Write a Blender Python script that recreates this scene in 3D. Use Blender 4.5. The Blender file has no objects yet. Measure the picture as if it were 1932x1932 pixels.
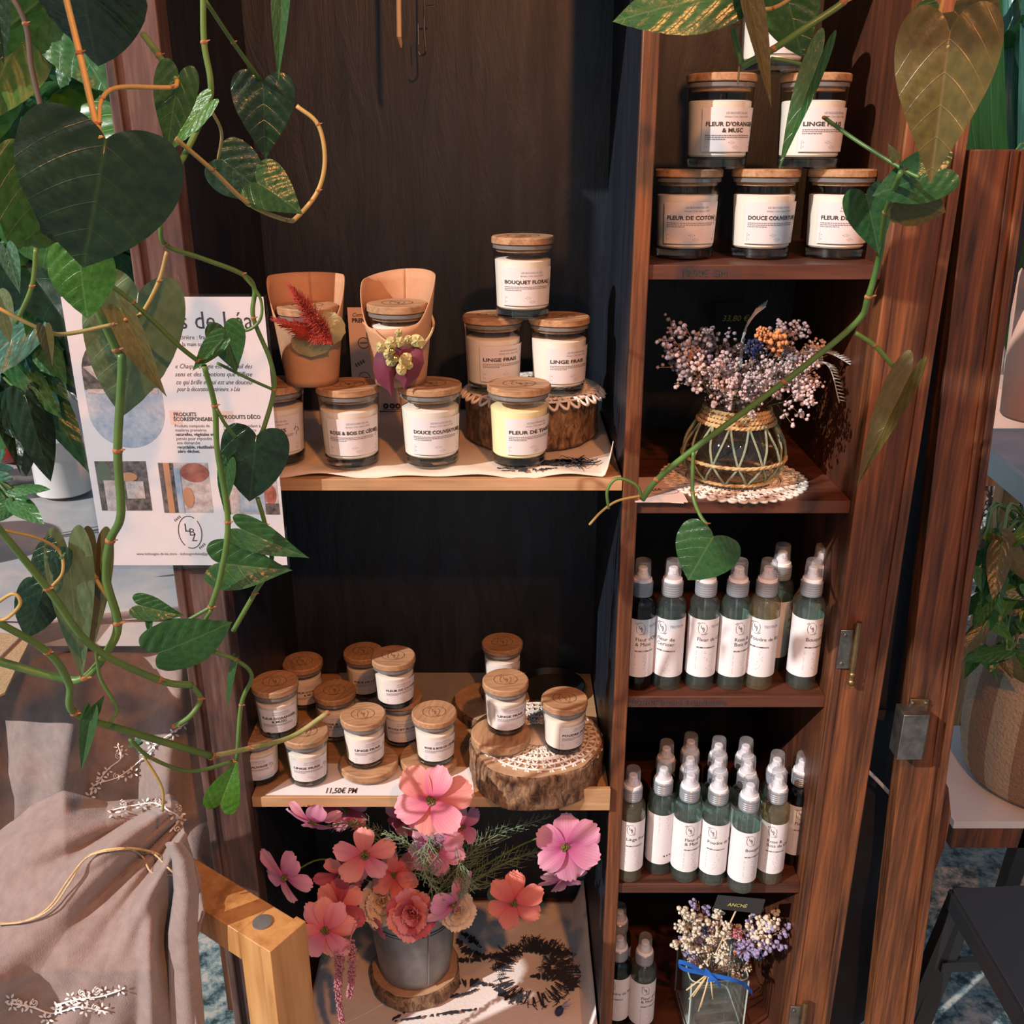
import bpy, math, random
from math import sin, cos, tan, pi, radians, sqrt, atan2
from mathutils import Vector, Matrix, noise
random.seed(11)
S = bpy.context.scene
C = S.collection
# ---------------------------------------------------------------- camera
HC = 1.55; TH = radians(20.7); FP = 1820.0
cd = bpy.data.cameras.new('camera'); cam = bpy.data.objects.new('camera', cd); C.objects.link(cam)
cam.location = (0, 0, HC); cam.rotation_euler = (pi/2 - TH, 0, 0)
cd.sensor_width = 36; cd.lens = FP/1932*36; cd.clip_start = .02; cd.clip_end = 60
S.camera = cam
# ---------------------------------------------------------------- light
S.view_settings.view_transform = 'Standard'; S.view_settings.look = 'None'
S.view_settings.gamma = 1; S.view_settings.use_curve_mapping = False
S.view_settings.exposure = 0.0
S.cycles.transparent_max_bounces = 32
wd = bpy.data.worlds.new('world'); S.world = wd; wd.use_nodes = True
nt = wd.node_tree; bg = nt.nodes['Background']
tc = nt.nodes.new('ShaderNodeTexCoord'); sp = nt.nodes.new('ShaderNodeSeparateXYZ')
mr = nt.nodes.new('ShaderNodeMapRange'); mr.inputs['From Min'].default_value = -.1; mr.inputs['From Max'].default_value = .8
cr = nt.nodes.new('ShaderNodeValToRGB')
cr.color_ramp.elements[0].color = (.55, .52, .48, 1); cr.color_ramp.elements[1].color = (.30, .42, .62, 1)
e_ = cr.color_ramp.elements.new(.25); e_.color = (.72, .86, 1.0, 1)
nt.links.new(tc.outputs['Generated'], sp.inputs[0]); nt.links.new(sp.outputs['Z'], mr.inputs['Value'])
nt.links.new(mr.outputs[0], cr.inputs[0]); nt.links.new(cr.outputs[0], bg.inputs[0])
bg.inputs[1].default_value = .5
def lamp(name, kind, loc, to, energy, col, size=.1, **k):
    l = bpy.data.lights.new(name, kind); l.energy = energy; l.color = col
    if kind == 'SUN': l.angle = size
    elif kind == 'AREA': l.size = size
    else: l.shadow_soft_size = size
    for a, b in k.items(): setattr(l, a, b)
    o = bpy.data.objects.new(name, l); C.objects.link(o); o.location = loc
    o.rotation_euler = (Vector(to)-Vector(loc)).to_track_quat('-Z', 'Y').to_euler(); return o
SD = Vector((1.38, 1.0, -1.12))
lamp('sun', 'SUN', (-3, -2.5, 4), Vector((-3, -2.5, 4))+SD, 4.4, (1, .96, .93), .012)
lamp('warm_spot_lamp', 'SPOT', (.42, -.45, 2.45), (.1, 1.2, 1.0), 115, (1, .36, .10), .035, spot_size=radians(75), spot_blend=.5)
lamp('warm_spot_lamp', 'SPOT', (-.55, -.35, 2.5), (-.25, .9, 1.3), 34, (1, .40, .13), .035, spot_size=radians(70), spot_blend=.5)
lamp('soft_fill_light', 'AREA', (.3, -2.2, 2.6), (.1, 1.2, .9), 5, (.9, .93, 1), 1.8)  # unseen cool fill behind the camera, no window there

# ---------------------------------------------------------------- projection helpers: picture point -> place, at a distance or a height
def ray(px, py):
    x = (px-966)/FP; y = -(py-966)/FP
    return Vector((x, y*sin(TH)+cos(TH), y*cos(TH)-sin(TH)))
def W(px, py, Y):
    r = ray(px, py); return Vector((0, 0, HC)) + r*(Y/r.y)
def WZ(px, py, z):
    r = ray(px, py); return Vector((0, 0, HC)) + r*((z-HC)/r.z)
def dep(p):
    d = Vector(p)-Vector((0, 0, HC)); return d.y*cos(TH)-d.z*sin(TH)
def XP(px, Y, z):
    return (px-966)/FP*dep((0, Y, z))
# ---------------------------------------------------------------- materials
MAT = {}
def nodes(name):
    m = bpy.data.materials.new(name); m.use_nodes = True; MAT[name] = m
    t = m.node_tree; return m, t, t.nodes['Principled BSDF']
def N(t, kind, **k):
    n = t.nodes.new(kind)
    for a, b in k.items():
        if hasattr(n, a): setattr(n, a, b)
        else: n.inputs[a.replace('_', ' ')].default_value = b
    return n
def rgb(c): return (c[0], c[1], c[2], 1)
def mix(t, fac, a, b, mode='MIX'):
    n = t.nodes.new('ShaderNodeMix'); n.data_type = 'RGBA'; n.blend_type = mode
    for s, v in ((n.inputs[0], fac), (n.inputs[6], a), (n.inputs[7], b)):
        if isinstance(v, (int, float)): s.default_value = v
        elif isinstance(v, tuple): s.default_value = rgb(v)
        else: t.links.new(v, s)
    return n.outputs[2]
def plain(name, c, rough=.6, metal=0, var=.0, sc=20, bump=0, c2=None, bsc=None, spec=.5, sheen=0):
    m, t, b = nodes(name)
    b.inputs['Base Color'].default_value = rgb(c); b.inputs['Roughness'].default_value = rough
    b.inputs['Metallic'].default_value = metal; b.inputs['Specular IOR Level'].default_value = spec
    if sheen: b.inputs['Sheen Weight'].default_value = sheen
    co = N(t, 'ShaderNodeTexCoord')
    if var or c2:
        no = N(t, 'ShaderNodeTexNoise', Scale=sc, Detail=5.0, Roughness=.65); t.links.new(co.outputs['Object'], no.inputs['Vector'])
        r = N(t, 'ShaderNodeMapRange'); r.inputs[1].default_value = .35; r.inputs[2].default_value = .65
        t.links.new(no.outputs['Fac'], r.inputs[0])
        d = c2 if c2 else tuple(x*(1-var) for x in c)
        t.links.new(mix(t, r.outputs[0], c, d), b.inputs['Base Color'])
    if bump:
        no = N(t, 'ShaderNodeTexNoise', Scale=(bsc or sc*3), Detail=4.0); t.links.new(co.outputs['Object'], no.inputs['Vector'])
        bu = N(t, 'ShaderNodeBump', Strength=bump, Distance=.002); t.links.new(no.outputs['Fac'], bu.inputs['Height']); t.links.new(bu.outputs[0], b.inputs['Normal'])
    return m
def wood(name, c1, c2, axis='Z', sc=18, rough=.5, bump=.25, stretch=14, c3=None, spec=.4):
    m, t, b = nodes(name)
    co = N(t, 'ShaderNodeTexCoord'); mp = N(t, 'ShaderNodeMapping')
    s = [sc, sc, sc]; s['XYZ'.index(axis)] = sc/stretch; mp.inputs['Scale'].default_value = s
    t.links.new(co.outputs['Object'], mp.inputs[0])
    n1 = N(t, 'ShaderNodeTexNoise', Scale=1.0, Detail=6.0, Roughness=.6, Distortion=1.2); t.links.new(mp.outputs[0], n1.inputs['Vector'])
    n2 = N(t, 'ShaderNodeTexNoise', Scale=7.0, Detail=3.0); t.links.new(mp.outputs[0], n2.inputs['Vector'])
    ml = N(t, 'ShaderNodeMath', operation='MULTIPLY_ADD'); t.links.new(n2.outputs['Fac'], ml.inputs[0]); ml.inputs[1].default_value = .45
    t.links.new(n1.outputs['Fac'], ml.inputs[2])
    r = N(t, 'ShaderNodeValToRGB'); t.links.new(ml.outputs[0], r.inputs[0])
    r.color_ramp.elements[0].position = .52; r.color_ramp.elements[0].color = rgb(c2)
    r.color_ramp.elements[1].position = .92; r.color_ramp.elements[1].color = rgb(c1)
    if c3: e = r.color_ramp.elements.new(.72); e.color = rgb(c3)
    t.links.new(r.outputs[0], b.inputs['Base Color']); b.inputs['Roughness'].default_value = rough; b.inputs['Specular IOR Level'].default_value = spec
    bu = N(t, 'ShaderNodeBump', Strength=bump, Distance=.001); t.links.new(ml.outputs[0], bu.inputs['Height']); t.links.new(bu.outputs[0], b.inputs['Normal'])
    return m
def thin_glass(name, tint=(.93, .96, .95), rough=.03, refl=1.0, milk=0, mc=(.8, .82, .84)):
    m, t, b = nodes(name); t.nodes.remove(b)
    tr = N(t, 'ShaderNodeBsdfTransparent'); tr.inputs[0].default_value = rgb(tint)
    gl = N(t, 'ShaderNodeBsdfGlossy'); gl.inputs['Roughness'].default_value = rough
    lw = N(t, 'ShaderNodeLayerWeight'); lw.inputs[0].default_value = .5
    pw = N(t, 'ShaderNodeMath', operation='POWER'); pw.inputs[1].default_value = 4.0; t.links.new(lw.outputs['Facing'], pw.inputs[0])
    mu = N(t, 'ShaderNodeMath', operation='MULTIPLY_ADD'); mu.inputs[1].default_value = .55*refl; mu.inputs[2].default_value = .035*refl; t.links.new(pw.outputs[0], mu.inputs[0])
    first = tr.outputs[0]
    if milk:
        df = N(t, 'ShaderNodeBsdfDiffuse'); df.inputs[0].default_value = rgb(mc)
        m2 = N(t, 'ShaderNodeMixShader'); m2.inputs[0].default_value = milk; t.links.new(tr.outputs[0], m2.inputs[1]); t.links.new(df.outputs[0], m2.inputs[2]); first = m2.outputs[0]
    ms = N(t, 'ShaderNodeMixShader'); t.links.new(mu.outputs[0], ms.inputs[0]); t.links.new(first, ms.inputs[1]); t.links.new(gl.outputs[0], ms.inputs[2])
    t.links.new(ms.outputs[0], t.nodes['Material Output'].inputs[0]); return m
def solid_glass(name, c=(.9, .95, .94), rough=.02):
    m, t, b = nodes(name); b.inputs['Base Color'].default_value = rgb(c); b.inputs['Transmission Weight'].default_value = 1
    b.inputs['Roughness'].default_value = rough; b.inputs['IOR'].default_value = 1.47; return m
def leafmat(name, c, c2, vein, trans=.25, rough=.34, back=None):
    m, t, b = nodes(name)
    uv = N(t, 'ShaderNodeUVMap'); sp = N(t, 'ShaderNodeSeparateXYZ'); t.links.new(uv.outputs[0], sp.inputs[0])
    ay = N(t, 'ShaderNodeMath', operation='ABSOLUTE'); t.links.new(sp.outputs['Y'], ay.inputs[0])
    # midrib
    mid = N(t, 'ShaderNodeMapRange'); mid.inputs[1].default_value = .0; mid.inputs[2].default_value = .022; mid.inputs[3].default_value = 1; mid.inputs[4].default_value = 0
    t.links.new(ay.outputs[0], mid.inputs[0])
    # side veins: waves of x - 1.1*|y|
    ma = N(t, 'ShaderNodeMath', operation='MULTIPLY_ADD'); t.links.new(ay.outputs[0], ma.inputs[0]); ma.inputs[1].default_value = -.45; t.links.new(sp.outputs['X'], ma.inputs[2])
    y2 = N(t, 'ShaderNodeMath', operation='MULTIPLY'); t.links.new(ay.outputs[0], y2.inputs[0]); t.links.new(ay.outputs[0], y2.inputs[1])
    mb_ = N(t, 'ShaderNodeMath', operation='MULTIPLY_ADD'); t.links.new(y2.outputs[0], mb_.inputs[0]); mb_.inputs[1].default_value = -1.0; t.links.new(ma.outputs[0], mb_.inputs[2]); ma = mb_
    mm = N(t, 'ShaderNodeMath', operation='MULTIPLY'); t.links.new(ma.outputs[0], mm.inputs[0]); mm.inputs[1].default_value = 30
    sn = N(t, 'ShaderNodeMath', operation='SINE'); t.links.new(mm.outputs[0], sn.inputs[0])
    sr = N(t, 'ShaderNodeMapRange'); sr.inputs[1].default_value = .975; sr.inputs[2].default_value = 1; sr.inputs[4].default_value = .30; t.links.new(sn.outputs[0], sr.inputs[0])
    mx = N(t, 'ShaderNodeMath', operation='MAXIMUM'); t.links.new(mid.outputs[0], mx.inputs[0]); t.links.new(sr.outputs[0], mx.inputs[1])
    co = N(t, 'ShaderNodeTexCoord'); no = N(t, 'ShaderNodeTexNoise', Scale=9.0, Detail=3.0); t.links.new(uv.outputs[0], no.inputs['Vector'])
    rr = N(t, 'ShaderNodeMapRange'); rr.inputs[1].default_value = .38; rr.inputs[2].default_value = .62; t.links.new(no.outputs['Fac'], rr.inputs[0])
    base = mix(t, rr.outputs[0], c, c2); col = mix(t, mx.outputs[0], base, vein)
    if back:
        ge = N(t, 'ShaderNodeNewGeometry'); col = mix(t, ge.outputs['Backfacing'], col, back)
    t.links.new(col, b.inputs['Base Color']); b.inputs['Roughness'].default_value = rough
    ad = N(t, 'ShaderNodeMath', operation='MULTIPLY_ADD'); t.links.new(no.outputs['Fac'], ad.inputs[0]); ad.inputs[1].default_value = .9; t.links.new(sr.outputs[0], ad.inputs[2])
    bu = N(t, 'ShaderNodeBump', Strength=.35, Distance=.0025, Invert=True) if False else N(t, 'ShaderNodeBump', Strength=.35, Distance=.0025); t.links.new(ad.outputs[0], bu.inputs['Height']); t.links.new(bu.outputs[0], b.inputs['Normal'])
    tl = N(t, 'ShaderNodeBsdfTranslucent'); t.links.new(mix(t, 0.0, col, (1, 1, 1)), tl.inputs[0])
    ms = N(t, 'ShaderNodeMixShader'); ms.inputs[0].default_value = trans
    t.links.new(b.outputs[0], ms.inputs[1]); t.links.new(tl.outputs[0], ms.inputs[2]); t.links.new(ms.outputs[0], t.nodes['Material Output'].inputs[0]); return m
def petalmat(name, edge, core):
    m, t, b = nodes(name)
    uv = N(t, 'ShaderNodeUVMap'); sp = N(t, 'ShaderNodeSeparateXYZ'); t.links.new(uv.outputs[0], sp.inputs[0])
    r = N(t, 'ShaderNodeMapRange'); r.inputs[1].default_value = .05; r.inputs[2].default_value = .85; t.links.new(sp.outputs['X'], r.inputs[0])
    mm = N(t, 'ShaderNodeMath', operation='MULTIPLY'); t.links.new(sp.outputs['Y'], mm.inputs[0]); mm.inputs[1].default_value = 60
    sn = N(t, 'ShaderNodeMath', operation='SINE'); t.links.new(mm.outputs[0], sn.inputs[0])
    sr = N(t, 'ShaderNodeMapRange'); sr.inputs[1].default_value = .5; sr.inputs[2].default_value = 1; sr.inputs[4].default_value = .22; t.links.new(sn.outputs[0], sr.inputs[0])
    col = mix(t, r.outputs[0], core, edge); col = mix(t, sr.outputs[0], col, core)
    t.links.new(col, b.inputs['Base Color']); b.inputs['Roughness'].default_value = .6
    tl = N(t, 'ShaderNodeBsdfTranslucent'); t.links.new(col, tl.inputs[0])
    ms = N(t, 'ShaderNodeMixShader'); ms.inputs[0].default_value = .25
    t.links.new(b.outputs[0], ms.inputs[1]); t.links.new(tl.outputs[0], ms.inputs[2]); t.links.new(ms.outputs[0], t.nodes['Material Output'].inputs[0]); return m

wood('brown_wood', (.215, .070, .022), (.028, .010, .006), 'Z', 34, .42, .5, 22, (.10, .035, .014))
wood('brown_wood_h', (.11, .04, .024), (.035, .014, .010), 'X', 16, .42, .3, 12, (.085, .028, .015))
wood('dark_brown_side', (.16, .05, .02), (.03, .012, .008), 'Z', 10, .45, .3, 8, (.075, .024, .012))
wood('old_post_wood', (.16, .095, .08), (.035, .020, .018), 'Z', 22, .5, .4, 10, (.09, .045, .036))
wood('pine_board', (.50, .30, .16), (.28, .15, .07), 'X', 14, .6, .2, 9, (.40, .23, .11))
wood('lid_wood', (.48, .29, .16), (.22, .11, .055), 'X', 40, .55, .15, 7, (.37, .205, .105))
wood('honey_wood', (.55, .30, .11), (.28, .12, .035), 'Z', 14, .4, .3, 10, (.45, .22, .07))
plain('slice_face', (.50, .33, .20), .7, 0, 0, 40, .2, (.36, .21, .11))
m, t, b = nodes('bark')
co = N(t, 'ShaderNodeTexCoord'); mp = N(t, 'ShaderNodeMapping'); mp.inputs['Scale'].default_value = (85, 85, 42); t.links.new(co.outputs['Object'], mp.inputs[0])
no = N(t, 'ShaderNodeTexNoise', Scale=1.0, Detail=6.0, Roughness=.7, Distortion=.8); t.links.new(mp.outputs[0], no.inputs['Vector'])
r = N(t, 'ShaderNodeValToRGB'); t.links.new(no.outputs['Fac'], r.inputs[0]); r.color_ramp.elements[0].position = .36; r.color_ramp.elements[0].color = (.045, .02, .01, 1)
r.color_ramp.elements[1].position = .66; r.color_ramp.elements[1].color = (.42, .25, .13, 1); e = r.color_ramp.elements.new(.5); e.color = (.2, .105, .055, 1)
t.links.new(r.outputs[0], b.inputs['Base Color']); b.inputs['Roughness'].default_value = .9
bu = N(t, 'ShaderNodeBump', Strength=1.0, Distance=.006); t.links.new(no.outputs['Fac'], bu.inputs['Height']); t.links.new(bu.outputs[0], b.inputs['Normal'])
# black painted boards with brushed, scuffed vertical marks
m, t, b = nodes('black_paint')
co = N(t, 'ShaderNodeTexCoord'); mp = N(t, 'ShaderNodeMapping'); mp.inputs['Scale'].default_value = (26, 26, 5); t.links.new(co.outputs['Object'], mp.inputs[0])
no = N(t, 'ShaderNodeTexNoise', Scale=1.0, Detail=8.0, Roughness=.7, Distortion=1.0); t.links.new(mp.outputs[0], no.inputs['Vector'])
r = N(t, 'ShaderNodeValToRGB'); t.links.new(no.outputs['Fac'], r.inputs[0]); r.color_ramp.elements[0].position = .45; r.color_ramp.elements[0].color = (.006, .009, .016, 1)
r.color_ramp.elements[1].position = .85; r.color_ramp.elements[1].color = (.021, .030, .047, 1)
t.links.new(r.outputs[0], b.inputs['Base Color']); b.inputs['Roughness'].default_value = .45
bu = N(t, 'ShaderNodeBump', Strength=.6, Distance=.003); t.links.new(no.outputs['Fac'], bu.inputs['Height']); t.links.new(bu.outputs[0], b.inputs['Normal'])
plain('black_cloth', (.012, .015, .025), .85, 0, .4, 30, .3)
plain('black_metal', (.012, .012, .014), .42, 0, 0, 20, .1)
plain('white_piping', (.55, .58, .62), .6)
plain('brass', (.30, .19, .09), .4, .9, .4, 60)
plain('steel', (.30, .27, .24), .35, .9, .5, 50)
plain('wax', (.86, .78, .68), .5, spec=.3); plain('wax_yellow', (.93, .80, .45), .5, spec=.3)
plain('label_paper', (.68, .64, .645), .65, 0, .05, 30)
plain('bottle_paper', (.71, .68, .69), .6, 0, .05, 30)
plain('ink', (.035, .032, .035), .7); plain('faint_ink', (.22, .20, .21), .7); plain('engraved', (.13, .06, .03), .8)
thin_glass('jar_glass', (.93, .95, .95), .03, 1.3); thin_glass('spray_cap', (.86, .88, .92), .12, 1.6, .12); thin_glass('bottle_glass', (.78, .86, .83), .02, 1.6, .05, (.36, .46, .43))
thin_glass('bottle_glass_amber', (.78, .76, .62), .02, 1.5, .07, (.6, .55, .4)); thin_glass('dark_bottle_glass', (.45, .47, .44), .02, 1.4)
thin_glass('vase_glass', (.66, .58, .46), .03, 1.7, .03, (.4, .3, .2)); thin_glass('acrylic', (.97, .97, .98), .02, .8); thin_glass('clear_glass', (.95, .98, .97), .02, 2.0, .03, (.6, .75, .7)); plain('glass_edge_glint', (.42, .52, .48), .1, spec=.9)  # last one: pale opaque colour painted for the glints along glass edges
solid_glass('thick_glass'); plain('seal_glass', (.17, .16, .155), .12, 0, spec=.9)
plain('pump_white', (.80, .78, .79), .35); plain('collar_grey', (.24, .26, .29), .25, .1, spec=.7)
plain('kraft', (.47, .25, .135), .75, 0, .1, 60, .1); plain('lunaria', (.30, .27, .14), .6, 0, 0, 60, .2, (.42, .33, .15))
plain('red_dried', (.36, .035, .02), .8, 0, .4, 60); plain('burgundy', (.14, .018, .04), .6, 0, .3, 30); plain('hydrangea', (.50, .44, .18), .6, 0, .3, 60)
plain('gold', (.7, .45, .12), .2, 1); plain('cord', (.72, .50, .25), .8, 0, .35, 90, .5)
plain('seagrass', (.62, .42, .20), .8, 0, .35, 120, .5); plain('green_cord', (.26, .30, .20), .8, 0, .3, 120, .4)
plain('lace', (.78, .70, .62), .8, 0, .08, 80, .2); plain('card_pink', (.72, .52, .44), .6); plain('paper_white', (.74, .70, .70), .6)
plain('linen', (.70, .58, .47), .8, 0, .08, 12, .3, None, 120); plain('linen_white', (.76, .70, .66), .8, 0, .06, 12, .3, None, 200); plain('print_black', (.025, .028, .04), .75)
plain('paper_brown', (.42, .28, .20), .8, 0, .15, 10); plain('paper_grey', (.33, .30, .29), .8, 0, .1, 10)
plain('taupe', (.29, .215, .195), .95, 0, .22, 60, .5, None, 700, .2, .35); plain('embroidery', (.80, .77, .75), .7, 0, 0, 20, .2)
m = plain('stone_top', (.46, .42, .40), .8, 0, 0, 3.5, .7, (.24, .28, .32), 22)  # bluish second tone has some of the blue daylight tinted in
plain('ceramic', (.70, .69, .68), .18, 0, .05, 8); plain('ceramic_red', (.32, .03, .02), .3); plain('terracotta', (.62, .30, .20), .75, 0, 0, 9, .2, (.55, .38, .32))
plain('galvanised', (.16, .16, .165), .42, .65, 0, 12, .2, (.30, .30, .30)); plain('dark_bowl', (.008, .009, .011), .2)
plain('stem_green', (.095, .18, .032), .42, 0, 0, 18, .15, (.065, .14, .03)); plain('stem_tan', (.42, .27, .085), .5, 0, 0, 25, .15, (.30, .24, .07)); plain('stem_node', (.38, .16, .06), .7, 0, .4, 80, .5)
plain('stem_dark', (.07, .06, .05), .6); plain('moss_stem', (.17, .25, .07), .7, 0, 0, 60, .3, (.40, .30, .14))
leafmat('leaf_dark', (.007, .025, .011), (.012, .036, .014), (.022, .055, .02), .07, .25, (.05, .10, .035))
leafmat('leaf_mid', (.020, .075, .020), (.032, .098, .022), (.065, .14, .045), .2, .28, (.07, .14, .045))
leafmat('leaf_bright', (.045, .15, .018), (.07, .19, .02), (.13, .26, .06), .3, .32)
leafmat('leaf_pale', (.13, .21, .11), (.095, .165, .08), (.17, .25, .13), .2, .38)
leafmat('leaf_olive', (.075, .065, .018), (.10, .085, .02), (.14, .11, .04), .18, .32)
leafmat('leaf_brown', (.085, .065, .022), (.06, .065, .02), (.11, .09, .04), .15, .38)
leafmat('leaf_green_shop', (.035, .12, .03), (.06, .18, .05), (.11, .24, .09), .25, .28)
leafmat('leaf_cyan_lit', (.07, .22, .16), (.04, .13, .09), (.16, .36, .28), .2, .25)  # cyan daylight on the leaves is mixed into this green
petalmat('petal_pink', (.80, .36, .42), (.55, .07, .18)); petalmat('petal_salmon', (.80, .34, .30), (.62, .10, .13)); petalmat('petal_mauve', (.78, .36, .50), (.45, .06, .22))
petalmat('petal_coral', (.78, .25, .19), (.58, .07, .09)); petalmat('petal_cream', (.80, .68, .52), (.66, .42, .32)); petalmat('petal_deep', (.55, .13, .18), (.30, .02, .05))
plain('pollen', (.18, .17, .03), .9, 0, .6, 200, .6); plain('fern_green', (.16, .22, .12), .7); plain('amaranth', (.52, .20, .24), .8, 0, .3, 100, .5)
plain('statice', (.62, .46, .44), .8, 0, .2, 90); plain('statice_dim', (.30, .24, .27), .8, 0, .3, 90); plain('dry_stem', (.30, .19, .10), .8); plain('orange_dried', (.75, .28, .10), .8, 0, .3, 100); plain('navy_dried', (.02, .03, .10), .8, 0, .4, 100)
plain('lilac_dried', (.32, .27, .46), .8, 0, .3, 100); plain('straw', (.62, .45, .24), .7); plain('ivory_dried', (.66, .58, .46), .8, 0, .25, 100); plain('blue_ribbon', (.01, .10, .42), .35)
plain('chalk_black', (.02, .02, .022), .8); plain('chalk_yellow', (.55, .52, .12), .8); plain('grey_feather', (.38, .42, .44), .8)
plain('jute', (.36, .25, .15), .95, 0, .25, 160, .8); plain('jute_pale', (.50, .50, .42), .95, 0, .2, 160, .8); plain('soil', (.03, .018, .012), 1, 0, .6, 60, 1)
plain('blue_table', (.22, .38, .46), .3, 0, .15, 8); plain('burlap', (.48, .34, .18), .95, 0, .3, 250, .6)
plain('photo_dark', (.04, .035, .035), .35, 0, 0, 130, 0, (.20, .16, .14)); plain('photo_grey', (.26, .33, .42), .35, 0, 0, 70, 0, (.50, .52, .56)); plain('photo_tan', (.48, .24, .12), .35); plain('photo_light', (.62, .56, .53), .35, 0, 0, 110, 0, (.36, .29, .27)); plain('photo_skin', (.50, .17, .11), .35, 0, 0, 90, 0, (.26, .07, .05)); plain('photo_green', (.10, .13, .09), .35)
plain('twig', (.16, .11, .09), .8); plain('window_frame_paint', (.45, .42, .40), .6); plain('plaster', (.50, .44, .40), .9, 0, .2, 4)
m, t, b = nodes('terrazzo')
co = N(t, 'ShaderNodeTexCoord'); no = N(t, 'ShaderNodeTexNoise', Scale=20.0, Detail=5.0, Roughness=.75); t.links.new(co.outputs['Object'], no.inputs['Vector'])
r = N(t, 'ShaderNodeValToRGB'); t.links.new(no.outputs['Fac'], r.inputs[0]); r.color_ramp.interpolation = 'LINEAR'
r.color_ramp.elements[0].position = .40; r.color_ramp.elements[0].color = (.03, .05, .06, 1); r.color_ramp.elements[1].position = .60; r.color_ramp.elements[1].color = (.52, .46, .40, 1)
e = r.color_ramp.elements.new(.5); e.color = (.20, .27, .27, 1); t.links.new(r.outputs[0], b.inputs['Base Color']); b.inputs['Roughness'].default_value = .55
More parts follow.
